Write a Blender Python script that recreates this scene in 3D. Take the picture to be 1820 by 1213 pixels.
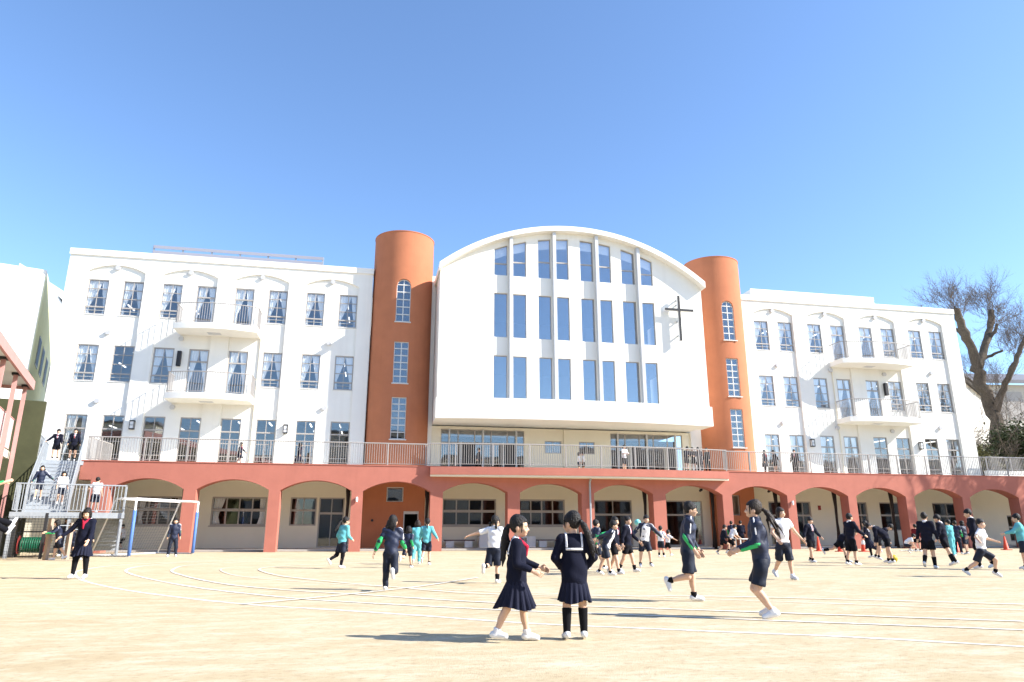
import bpy, bmesh, math, random
import numpy as np
from mathutils import Vector, Matrix
random.seed(7); rng = np.random.default_rng(11)
R = math.radians
scene = bpy.context.scene
for o in list(bpy.data.objects): bpy.data.objects.remove(o)
col = scene.collection

# ------------------------------------------------------------------ camera, sky, sun, exposure
CAM = np.array([0, -36.7, 1.04]); FPX = 1230.0; PIT = R(15.276); YAW = R(11.287)
cd = bpy.data.cameras.new('camera'); cam = bpy.data.objects.new('camera', cd); col.objects.link(cam)
cam.location = CAM; cam.rotation_euler = (math.pi/2 + PIT, 0, -YAW)
cd.sensor_width = 36; cd.lens = FPX/1820*36; cd.clip_end = 3000; cd.clip_start = .1
scene.camera = cam
SUN_EL = R(34); SUN_AZ = R(156)          # SUN_AZ: compass of the shadows on the ground, from +X
to_sun = Vector((-math.cos(SUN_AZ)*math.cos(SUN_EL), -math.sin(SUN_AZ)*math.cos(SUN_EL), math.sin(SUN_EL)))
w = bpy.data.worlds.new('World'); scene.world = w; w.use_nodes = True
nt = w.node_tree; nt.nodes.clear()
sky = nt.nodes.new('ShaderNodeTexSky'); sky.sky_type = 'NISHITA'; sky.sun_disc = False
sky.sun_elevation = SUN_EL; sky.sun_rotation = math.atan2(to_sun.x, to_sun.y)
sky.altitude = 0; sky.air_density = 0.95; sky.dust_density = 0.4; sky.ozone_density = 5.0
bg = nt.nodes.new('ShaderNodeBackground'); bg.inputs['Strength'].default_value = .15
ow = nt.nodes.new('ShaderNodeOutputWorld')
nt.links.new(sky.outputs[0], bg.inputs[0]); nt.links.new(bg.outputs[0], ow.inputs[0])
sl = bpy.data.lights.new('sun', 'SUN'); sl.energy = 5.0; sl.angle = R(.5); sl.color = (1, .955, .88)
sun = bpy.data.objects.new('sun', sl); col.objects.link(sun)
sun.rotation_euler = to_sun.to_track_quat('Z', 'Y').to_euler(); sun.location = (30, -40, 40)
scene.view_settings.view_transform = 'Standard'; scene.view_settings.look = 'None'
scene.view_settings.exposure = 1.1; scene.view_settings.gamma = 1
scene.render.engine = 'CYCLES'
scene.cycles.max_bounces = 8; scene.cycles.transparent_max_bounces = 16

# ------------------------------------------------------------------ pixel -> place helpers (photo pixels, 1820 wide)
_fw = np.array([math.sin(YAW)*math.cos(PIT), math.cos(YAW)*math.cos(PIT), math.sin(PIT)])
_rt = np.array([math.cos(YAW), -math.sin(YAW), 0]); _up = np.cross(_rt, _fw)
def ray(x, y): return _fw + _rt*(x-910)/FPX - _up*(y-606.5)/FPX
def onY(x, y, Y): d = ray(x, y); return CAM + d*(Y-CAM[1])/d[1]
def onZ(x, y, Z=0.): d = ray(x, y); return CAM + d*(Z-CAM[2])/d[2]

# ------------------------------------------------------------------ materials
MATS = {}
def mat(name, base, rough=.8, var=.0, vscale=2., bump=0., bscale=60., spec=.3, metal=0., streak=0., var2=None, emit=None, estr=0.):
    if name in MATS: return MATS[name]
    m = bpy.data.materials.new(name); m.use_nodes = True; n = m.node_tree; N = n.nodes; L = n.links
    b = N['Principled BSDF']; b.inputs['Roughness'].default_value = rough
    b.inputs['Specular IOR Level'].default_value = spec; b.inputs['Metallic'].default_value = metal
    base = tuple(base) + (1,) if len(base) == 3 else base
    b.inputs['Base Color'].default_value = base
    tc = N.new('ShaderNodeTexCoord')
    if var or streak or var2:
        nz = N.new('ShaderNodeTexNoise'); nz.inputs['Scale'].default_value = vscale; nz.inputs['Detail'].default_value = 6
        nz.inputs['Roughness'].default_value = .62
        L.new(tc.outputs['Object'], nz.inputs['Vector'])
        rmp = N.new('ShaderNodeMapRange'); rmp.inputs[1].default_value = .3; rmp.inputs[2].default_value = .7
        L.new(nz.outputs['Fac'], rmp.inputs[0])
        mx = N.new('ShaderNodeMix'); mx.data_type = 'RGBA'
        c2 = tuple(var2) + (1,) if var2 else tuple(max(0, c*(1-var)) for c in base[:3]) + (1,)
        mx.inputs[6].default_value = base; mx.inputs[7].default_value = c2
        L.new(rmp.outputs[0], mx.inputs[0]); out = mx.outputs[2]
        if streak:
            mp = N.new('ShaderNodeMapping'); mp.inputs['Scale'].default_value = (3.5, 3.5, .16)
            L.new(tc.outputs['Object'], mp.inputs['Vector'])
            n2 = N.new('ShaderNodeTexNoise'); n2.inputs['Scale'].default_value = 1.; n2.inputs['Detail'].default_value = 5
            L.new(mp.outputs[0], n2.inputs['Vector'])
            r2 = N.new('ShaderNodeMapRange'); r2.inputs[1].default_value = .52; r2.inputs[2].default_value = .8; r2.inputs[4].default_value = streak
            L.new(n2.outputs['Fac'], r2.inputs[0])
            m2 = N.new('ShaderNodeMix'); m2.data_type = 'RGBA'; m2.blend_type = 'MULTIPLY'
            m2.inputs[7].default_value = (.55, .5, .45, 1)
            L.new(r2.outputs[0], m2.inputs[0]); L.new(out, m2.inputs[6]); out = m2.outputs[2]
        L.new(out, b.inputs['Base Color'])
    if bump:
        nb = N.new('ShaderNodeTexNoise'); nb.inputs['Scale'].default_value = bscale; nb.inputs['Detail'].default_value = 4
        L.new(tc.outputs['Object'], nb.inputs['Vector'])
        bp = N.new('ShaderNodeBump'); bp.inputs['Strength'].default_value = bump; bp.inputs['Distance'].default_value = .02
        L.new(nb.outputs['Fac'], bp.inputs['Height']); L.new(bp.outputs[0], b.inputs['Normal'])
    if emit:
        b.inputs['Emission Color'].default_value = tuple(emit) + (1,); b.inputs['Emission Strength'].default_value = estr
    MATS[name] = m; return m

def glass_mat(name, tint=(.98, .985, .99), refl=.11):
    if name in MATS: return MATS[name]
    m = bpy.data.materials.new(name); m.use_nodes = True; n = m.node_tree; N = n.nodes; L = n.links
    N.remove(N['Principled BSDF'])
    tr = N.new('ShaderNodeBsdfTransparent'); tr.inputs[0].default_value = tint + (1,)
    gl = N.new('ShaderNodeBsdfGlossy'); gl.inputs['Roughness'].default_value = .02; gl.inputs[0].default_value = (.93, .96, 1, 1)
    lw = N.new('ShaderNodeLayerWeight'); lw.inputs[0].default_value = .5
    pw = N.new('ShaderNodeMath'); pw.operation = 'POWER'; pw.inputs[1].default_value = 4.; L.new(lw.outputs['Facing'], pw.inputs[0])
    ad = N.new('ShaderNodeMath'); ad.operation = 'MULTIPLY_ADD'; ad.use_clamp = True; ad.inputs[1].default_value = .8; ad.inputs[2].default_value = refl
    L.new(pw.outputs[0], ad.inputs[0])
    tc = N.new('ShaderNodeTexCoord'); nb = N.new('ShaderNodeTexNoise'); nb.inputs['Scale'].default_value = .8
    L.new(tc.outputs['Object'], nb.inputs['Vector'])
    bp = N.new('ShaderNodeBump'); bp.inputs['Strength'].default_value = .06; bp.inputs['Distance'].default_value = .05
    L.new(nb.outputs['Fac'], bp.inputs['Height']); L.new(bp.outputs[0], gl.inputs['Normal'])
    mx = N.new('ShaderNodeMixShader'); L.new(ad.outputs[0], mx.inputs[0]); L.new(tr.outputs[0], mx.inputs[1]); L.new(gl.outputs[0], mx.inputs[2])
    L.new(mx.outputs[0], N['Material Output'].inputs[0]); MATS[name] = m; return m

M_white = mat('white_render', (.82, .80, .74), .85, var=.05, vscale=.8, bump=.12, bscale=45, streak=.10)
M_cream = mat('cream_render', (.79, .74, .60), .85, var=.05, vscale=.9, bump=.1, bscale=45)
M_inner = mat('pale_grey_render', (.66, .63, .57), .85, var=.05, vscale=.9, bump=.1, bscale=45)
M_terra = mat('terracotta_render', (.44, .160, .117), .88, var=.13, vscale=1.1, bump=.25, bscale=50, streak=.12)
M_tower = mat('orange_render', (.47, .172, .085), .88, var=.12, vscale=1.0, bump=.25, bscale=50, streak=.14)
M_frame = mat('bronze_aluminium', (.40, .365, .33), .45, var=.1, vscale=3, spec=.5)
M_framel = mat('silver_aluminium', (.62, .61, .58), .4, var=.08, vscale=3, spec=.5)
M_fin = mat('fin_aluminium', (.56, .57, .58), .4, var=.06, vscale=2, spec=.5)
M_rail = mat('rail_paint', (.36, .335, .315), .5, var=.1, vscale=4, spec=.4)
M_galv = mat('galvanised_steel', (.40, .43, .46), .45, var=.2, vscale=6, spec=.5, metal=.3)
M_dark = mat('dark_metal', (.03, .03, .033), .5, var=.2, vscale=5)
M_curt = mat('curtain_cloth', (.84, .84, .80), .9, var=.05, vscale=6)
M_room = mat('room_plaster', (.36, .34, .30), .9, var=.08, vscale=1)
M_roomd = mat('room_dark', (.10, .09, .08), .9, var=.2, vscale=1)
M_lamp = mat('lit_tube', (.9, .9, .9), .5, emit=(1, .98, .92), estr=1.1)
M_grey = mat('vent_grey', (.55, .55, .56), .5, var=.08, vscale=8)
M_glass = glass_mat('window_glass')
M_glassh = glass_mat('hall_glass', refl=.21)
M_glassd = glass_mat("window_glass_dimmed", refl=.05)  # same glass, reflection turned down so the arcade windows look dark
M_whitep = mat('white_paint', (.80, .80, .78), .5, var=.05, vscale=6, spec=.4)

# ------------------------------------------------------------------ mesh helpers
class MB:
    def __init__(s): s.v = []; s.f = []; s.smooth = False
    def quad(s, a, b, c, d): n = len(s.v); s.v += [tuple(a), tuple(b), tuple(c), tuple(d)]; s.f.append((n, n+1, n+2, n+3))
    def poly(s, pts): n = len(s.v); s.v += [tuple(p) for p in pts]; s.f.append(tuple(range(n, n+len(pts))))
    def box(s, x0, x1, y0, y1, z0, z1):
        n = len(s.v); s.v += [(x, y, z) for z in (z0, z1) for y in (y0, y1) for x in (x0, x1)]
        s.f += [(n+a, n+b, n+c, n+d) for a, b, c, d in ((0, 2, 3, 1), (4, 5, 7, 6), (0, 1, 5, 4), (2, 6, 7, 3), (0, 4, 6, 2), (1, 3, 7, 5))]
    def obox(s, c, ax, ay, az):        # oriented box: centre and three half-axis vectors
        c, ax, ay, az = map(np.array, (c, ax, ay, az)); n = len(s.v)
        s.v += [tuple(c+i*ax+j*ay+k*az) for k in (-1, 1) for j in (-1, 1) for i in (-1, 1)]
        s.f += [(n+a, n+b, n+c_, n+d) for a, b, c_, d in ((0, 2, 3, 1), (4, 5, 7, 6), (0, 1, 5, 4), (2, 6, 7, 3), (0, 4, 6, 2), (1, 3, 7, 5))]
    def sweep(s, path, rad, n=8, cap=True, sq=1.):
        path = [np.array(p, float) for p in path]; k = len(path)
        if np.isscalar(rad): rad = [rad]*k
        up = np.array([0, 0, 1.]); base = len(s.v); prev = None
        for i, p in enumerate(path):
            t = path[min(i+1, k-1)]-path[max(i-1, 0)]; t = t/(np.linalg.norm(t)+1e-9)
            if prev is None: a = np.cross(t, up) if abs(t[2]) < .95 else np.cross(t, [0, 1., 0])
            else: a = prev - t*(prev@t)
            a /= np.linalg.norm(a)+1e-9; prev = a; b = np.cross(t, a)
            for j in range(n):
                q = 2*math.pi*(j+.5)/n; s.v.append(tuple(p+rad[i]*(math.cos(q)*a+math.sin(q)*b*sq)))
        for i in range(k-1):
            for j in range(n):
                j2 = (j+1) % n; s.f.append((base+i*n+j, base+i*n+j2, base+(i+1)*n+j2, base+(i+1)*n+j))
        if cap:
            s.f.append(tuple(base+j for j in reversed(range(n)))); s.f.append(tuple(base+(k-1)*n+j for j in range(n)))
    def lathe(s, prof, n=24, c=(0, 0, 0)):
        b = len(s.v)
        for r, z in prof:
            for j in range(n): q = 2*math.pi*j/n; s.v.append((c[0]+r*math.cos(q), c[1]+r*math.sin(q), c[2]+z))
        for i in range(len(prof)-1):
            for j in range(n): j2 = (j+1) % n; s.f.append((b+i*n+j, b+i*n+j2, b+(i+1)*n+j2, b+(i+1)*n+j))
    def prism(s, pts, d):              # planar polygon pts (3d) extruded by vector d
        d = np.array(d); p2 = [tuple(np.array(p)+d) for p in pts]; k = len(pts)
        s.poly(list(reversed(pts))); s.poly(p2)
        for i in range(k): j = (i+1) % k; s.quad(pts[i], pts[j], p2[j], p2[i])
    def build(s, name, m, parent=None, smooth=False, flip_fix=True):
        me = bpy.data.meshes.new(name); me.from_pydata(s.v, [], s.f); me.validate()
        if flip_fix:
            bm = bmesh.new(); bm.from_mesh(me); bmesh.ops.remove_doubles(bm, verts=bm.verts, dist=1e-5)
            bmesh.ops.recalc_face_normals(bm, faces=bm.faces); bm.to_mesh(me); bm.free()
        me.materials.append(m)
        if smooth: me.polygons.foreach_set('use_smooth', [True]*len(me.polygons))
        o = bpy.data.objects.new(name, me); col.objects.link(o)
        if parent: o.parent = parent
        return o
def empty(name, loc, label=None, cat=None, group=None, rz=0):
    o = bpy.data.objects.new(name, None); col.objects.link(o); o.location = loc; o.rotation_euler = (0, 0, rz); o.empty_display_size = .2
    if label: tag(o, label, cat, group)
    return o
def tag(o, label, cat, group=None, kind=None):
    o['label'] = label; o['category'] = cat
    if group: o['group'] = group
    if kind: o['kind'] = kind
    return o
def bx(name, m, parent, *a):
    b = MB(); b.box(*a); return b.build(name, m, parent)

def wall(mb, x0, x1, zb, zt, ops, mp, depth, nx=1.5, extra=(), reveal=True):
    """wall sheet from x0..x1 between zb(x) and zt(x) with openings (xa, xb, za, ztop(x)); mp(x, z, d) places it, d = depth inward"""
    fz = (lambda q: (lambda x: q)) ; zb = zb if callable(zb) else fz(zb); zt = zt if callable(zt) else fz(zt)
    ops = [(a, b, c, d if callable(d) else fz(d), n) for a, b, c, d, n in ops]
    xs = {x0, x1} | set(extra)
    for a, b, c, d, n in ops:
        for i in range(n+1): xs.add(a+(b-a)*i/n)
    xs = sorted(x for x in xs if x0-1e-6 <= x <= x1+1e-6); ys = []
    for a, b in zip(xs, xs[1:]):
        if b-a < 1e-5: continue
        k = max(1, int(math.ceil((b-a)/nx))); ys += [(a+(b-a)*i/k, a+(b-a)*(i+1)/k) for i in range(k)]
    for a, b in ys:
        m_ = (a+b)/2; hit = sorted([o for o in ops if o[0] <= m_ <= o[1]], key=lambda o: o[2])
        lo = (zb(a), zb(b))
        for o in hit:
            if o[2] > max(lo)+1e-4: mb.quad(mp(a, lo[0], 0), mp(b, lo[1], 0), mp(b, o[2], 0), mp(a, o[2], 0))
            lo = (o[3](a), o[3](b))
        mb.quad(mp(a, lo[0], 0), mp(b, lo[1], 0), mp(b, zt(b), 0), mp(a, zt(a), 0))
    if reveal:
        for a, b, c, d, n in ops:
            mb.quad(mp(a, c, 0), mp(a, c, depth), mp(a, d(a), depth), mp(a, d(a), 0))
            mb.quad(mp(b, c, 0), mp(b, d(b), 0), mp(b, d(b), depth), mp(b, c, depth))
            for i in range(n):
                p, q = a+(b-a)*i/n, a+(b-a)*(i+1)/n
                mb.quad(mp(p, d(p), 0), mp(p, d(p), depth), mp(q, d(q), depth), mp(q, d(q), 0))
                if c > zb(a)+1e-4: mb.quad(mp(p, c, 0), mp(q, c, 0), mp(q, c, depth), mp(p, c, depth))
def arch(a, b, zs, zc):                # circular-segment arch between a and b springing at zs, crown at zc
    c = (a+b)/2; h = (b-a)/2; r = (h*h+(zc-zs)**2)/(2*(zc-zs)); z0 = zc-r
    return lambda x: z0+math.sqrt(max(0, r*r-(x-c)**2))
# ------------------------------------------------------------------ ground
gm = bpy.data.materials.new('sand_ground'); gm.use_nodes = True
N = gm.node_tree.nodes; L = gm.node_tree.links; pb = N['Principled BSDF']; pb.inputs['Roughness'].default_value = .95; pb.inputs['Specular IOR Level'].default_value = .1
tc = N.new('ShaderNodeTexCoord')
def gnoise(scale, detail, stretch=(1, 1, 1), rot=0., rough=.6):
    mp_ = N.new('ShaderNodeMapping'); mp_.inputs['Scale'].default_value = stretch; mp_.inputs['Rotation'].default_value = (0, 0, rot)
    L.new(tc.outputs['Object'], mp_.inputs['Vector'])
    z = N.new('ShaderNodeTexNoise'); z.inputs['Scale'].default_value = scale; z.inputs['Detail'].default_value = detail; z.inputs['Roughness'].default_value = rough
    L.new(mp_.outputs[0], z.inputs['Vector']); return z.outputs['Fac']
def gmap(fac, a, b, lo=0., hi=1.):
    r = N.new('ShaderNodeMapRange'); r.inputs[1].default_value = a; r.inputs[2].default_value = b; r.inputs[3].default_value = lo; r.inputs[4].default_value = hi
    L.new(fac, r.inputs[0]); return r.outputs[0]
def gmix(fac, a, b):
    x = N.new('ShaderNodeMix'); x.data_type = 'RGBA'; L.new(fac, x.inputs[0])
    for s_, i in ((a, 6), (b, 7)):
        if isinstance(s_, tuple): x.inputs[i].default_value = s_ + (1,)
        else: L.new(s_, x.inputs[i])
    return x.outputs[2]
c1 = gmix(gmap(gnoise(.35, 5, (1, 1.8, 1), .4), .35, .65), (.52, .43, .285), (.465, .37, .23))
c2 = gmix(gmap(gnoise(1.6, 7, (1, 2.2, 1), .25, .7), .45, .75), c1, (.63, .56, .42))
c3 = gmix(gmap(gnoise(9, 6, (1, 1.6, 1), .1, .75), .50, .74, 0, .9), c2, (.33, .24, .145))
c4 = gmix(gmap(gnoise(130, 3, (1, 1, 1), 0, .8), .54, .72, 0, .8), c3, (.28, .21, .13))
L.new(c4, pb.inputs['Base Color'])
bn = N.new('ShaderNodeBump'); bn.inputs['Strength'].default_value = .6; bn.inputs['Distance'].default_value = .015
L.new(gnoise(45, 8, (1, 1, 1), 0, .75), bn.inputs['Height']); L.new(bn.outputs[0], pb.inputs['Normal'])
g = MB()
gx = np.concatenate([np.linspace(-900, -40, 8), np.linspace(-36, 60, 60), np.linspace(64, 900, 8)]); gy = np.concatenate([np.linspace(-900, -50, 6), np.linspace(-44, 12, 50), np.linspace(16, 900, 8)])
for yy in gy:
    for xx in gx: g.v.append((xx, yy, 0))
nx_ = len(gx)
for j in range(len(gy)-1):
    for i in range(nx_-1): n = j*nx_+i; g.f.append((n, n+1, n+nx_+1, n+nx_))
go = g.build('ground', gm); go['kind'] = 'structure'; go['label'] = 'bare sandy schoolyard ground'
# chalk lines of the running track, a thin sheet on the sand with worn edges
cm = bpy.data.materials.new('chalk_line'); cm.use_nodes = True; N = cm.node_tree.nodes; L = cm.node_tree.links
tc = N.new('ShaderNodeTexCoord'); pb = N['Principled BSDF']; pb.inputs['Roughness'].default_value = .95
cc = gmix(gmap(gnoise(14, 7, (1, 1, 1), 0, .8), .42, .66), (.78, .76, .71), (.62, .54, .40)); L.new(cc, pb.inputs['Base Color'])
tr = N.new('ShaderNodeBsdfTransparent'); ms = N.new('ShaderNodeMixShader')
L.new(gmap(gnoise(22, 7, (1, 1, 1), .3, .85), .56, .68, 0, .9), ms.inputs[0]); L.new(pb.outputs[0], ms.inputs[1]); L.new(tr.outputs[0], ms.inputs[2]); L.new(ms.outputs[0], N['Material Output'].inputs[0])
def smooth_path(P, n=8):
    P = [np.array(p, float) for p in P]; out = []
    for i in range(len(P)-1):
        p0, p1, p2, p3 = P[max(i-1, 0)], P[i], P[i+1], P[min(i+2, len(P)-1)]
        for k in range(n):
            t = k/n; out.append(.5*((2*p1)+(-p0+p2)*t+(2*p0-5*p1+4*p2-p3)*t*t+(-p0+3*p1-3*p2+p3)*t**3))
    out.append(P[-1]); return out
def chalk(px, wd, lift):
    P = smooth_path([onZ(x, y)[:2] for x, y in px], 10); Q = []
    for a, b in zip(P, P[1:]):
        k = max(1, int(np.linalg.norm(b-a)/.25)); Q += [a+(b-a)*i/k for i in range(k)]
    Q.append(P[-1]); mb = MB(); k = len(Q)
    for i, p in enumerate(Q):
        t = Q[min(i+1, k-1)]-Q[max(i-1, 0)]; t /= np.linalg.norm(t)+1e-9; nn = np.array([-t[1], t[0]])
        for s_ in (-1, 1):
            q = p+nn*s_*wd/2*(1+random.uniform(-.28, .28)); mb.v.append((q[0], q[1], lift))
        if i: n = 2*i; mb.f.append((n-2, n-1, n+1, n))
    o = mb.build('chalk_line', cm); o['kind'] = 'structure'; o['label'] = 'worn white chalk lane line on the sand'
for i, (px, wd) in enumerate([
    ([(560, 992), (400, 996), (280, 1001), (190, 1007), (140, 1015), (134, 1023), (150, 1033), (200, 1045), (280, 1057.5), (430, 1074), (600, 1085), (750, 1095), (930, 1108), (1130, 1117), (1320, 1125), (1510, 1133), (1820, 1150)], .075),
    ([(640, 993), (480, 996), (350, 999), (260, 1006), (224, 1014), (250, 1026), (350, 1045), (500, 1062), (625, 1071), (890, 1085), (1120, 1094), (1820, 1121)], .07),
    ([(700, 995), (500, 998), (350, 1004), (306, 1014), (330, 1025), (400, 1039), (500, 1049), (625, 1057), (890, 1073), (1200, 1084), (1820, 1106)], .065),
    ([(480, 1006), (415, 1009), (392, 1014), (425, 1025), (525, 1034), (650, 1042), (890, 1053), (1820, 1086)], .03),
    ([(640, 1001), (540, 1005), (480, 1009), (461, 1014), (500, 1025), (600, 1036), (690, 1044), (890, 1058), (1300, 1062), (1820, 1076)], .05),
    ([(430, 1076), (540, 1066), (650, 1055), (760, 1042), (850, 1028)], .06)]):
    chalk(px, wd, .004+.003*i)

# ------------------------------------------------------------------ the school building
school = empty('school_building', (11, 4, 0), 'long white four storey school with terracotta arcade, two orange towers and arched hall', 'building')
school.location = (0, 0, 0)
YW = 3.9; TER = 4.22
XL = [-16.173, -14.352, -12.292, -10.45, -8.352, -6.484, -4.35, -2.447]
XR = [24.667, 26.458, 28.648, 30.424, 32.602, 34.374, 36.536, 38.269]
aL = [-12.208, -8.327, -4.41, -.391, 3.673, 7.753, 11.847, 15.981, 19.956, 23.918, 27.857, 31.748, 35.625, 39.75, 43.8]
aR = [-8.905, -4.961, -.955, 3.025, 7.094, 11.156, 15.245, 19.379, 23.389, 27.319, 31.169, 35.083, 39.133, 43.2, 47.3]
WW = 1.07
pane_count = 0
def window(parent, x0, x1, z0, z1, Y, cols, rows, m=M_frame, bar=.035, outer=.055, thick=(), glass=M_glass, joined=False, topf=None, dep=.07, name='window', lowcols=None):
    """framed window: rows = fractions from the bottom; thick = indices of heavier transoms"""
    b = MB(); H = z1-z0; W = x1-x0
    top = topf or (lambda x: z1)
    def bar_q(xa, xb, za, zb2, y0=Y, y1=Y+dep): b.box(xa, xb, y0, y1, za, zb2)
    bar_q(x0, x0+outer, z0, top(x0)-.002); bar_q(x1-outer, x1, z0, top(x1)-.002)
    bar_q(x0+outer, x1-outer, z0, z0+outer)
    k = 1 if topf is None else 4
    for i in range(k):
        xa, xb = x0+outer+(W-2*outer)*i/k, x0+outer+(W-2*outer)*(i+1)/k
        za, zb2 = top(xa), top(xb)
        b.prism([(xa, Y, za-outer), (xb, Y, zb2-outer), (xb, Y, zb2), (xa, Y, za)], (0, dep, 0))
    zs = [z0+H*f for f in rows]
    for i, z in enumerate(zs[1:-1], 1):
        t = bar*2.2 if i in thick else bar
        bar_q(x0+outer, x1-outer, z-t/2, z+t/2, Y+.004 if i not in thick else Y-.006, Y+dep-.004)
    cells = []
    for r in range(len(rows)-1):
        nc = (lowcols if (lowcols and r == 0) else cols)
        za = zs[r]+(outer if r == 0 else bar/2); zb2 = zs[r+1]-(outer if r == len(rows)-2 else bar/2)
        for c in range(nc):
            xa = x0+outer+(W-2*outer)*c/nc; xb = x0+outer+(W-2*outer)*(c+1)/nc
            if c: bar_q(xa-bar/2, xa+bar/2, za+.001, (zb2 if r < len(rows)-2 else min(top(xa)-outer, zb2))-.001, Y+.008, Y+dep-.008)
            cells.append((xa+(bar/2 if c else 0), xb-(bar/2 if c < nc-1 else 0), za, zb2, r == len(rows)-2))
    f = b.build(name, m, parent)
    g = MB()
    for xa, xb, za, zb2, last in cells:
        q = MB() if not joined else g
        ta, tb = (top(xa)-outer, top(xb)-outer) if last else (zb2, zb2)
        if topf and last:
            kk = 4; pts = [(xa, Y+.03, za), (xb, Y+.03, za)]+[(xb+(xa-xb)*i/kk, Y+.03, top(xb+(xa-xb)*i/kk)-outer) for i in range(kk+1)]
            q.prism(pts, (0, .01, 0))
        else: q.box(xa, xb, Y+.03, Y+.04, za, zb2)
        if not joined: q.build('pane', glass, f)
    if joined: o = g.build('glazing', glass, f); o['kind'] = 'stuff'
    return f
def curtain(parent, x0, x1, z0, z1, Y, seed=0, tie=.62, wide=.5):
    rr = random.Random(seed); W = x1-x0; H = z1-z0
    sp = rr.uniform(.50, .70); tie0 = tie
    for side in (-1, 1):
        b = MB(); nu, nv = 14, 10; ph = rr.uniform(0, 6); k_ = (2*sp if side < 0 else 2*(1-sp)); tie = tie0*rr.uniform(.9, 1.08)
        for j in range(nv+1):
            v = j/nv; z = z1-H*v
            if v < tie: wd = wide*k_*(1-(v/tie)**1.15)+.10*(v/tie)
            else: wd = .10+.05*(v-tie)/(1-tie)
            for i in range(nu+1):
                u = i/nu; x = (x0+u*wd*W) if side < 0 else (x1-u*wd*W)
                b.v.append((x, Y+.02*math.sin(u*22+ph)+.03*v*math.sin(u*9+ph), z))
        for j in range(nv):
            for i in range(nu): n = j*(nu+1)+i; b.f.append((n, n+1, n+nu+2, n+nu+1))
        b.build('curtain', M_curt, parent, smooth=True, flip_fix=False)
def yplane(Y): return lambda x, z, d: (x, Y+d, z)

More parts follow.
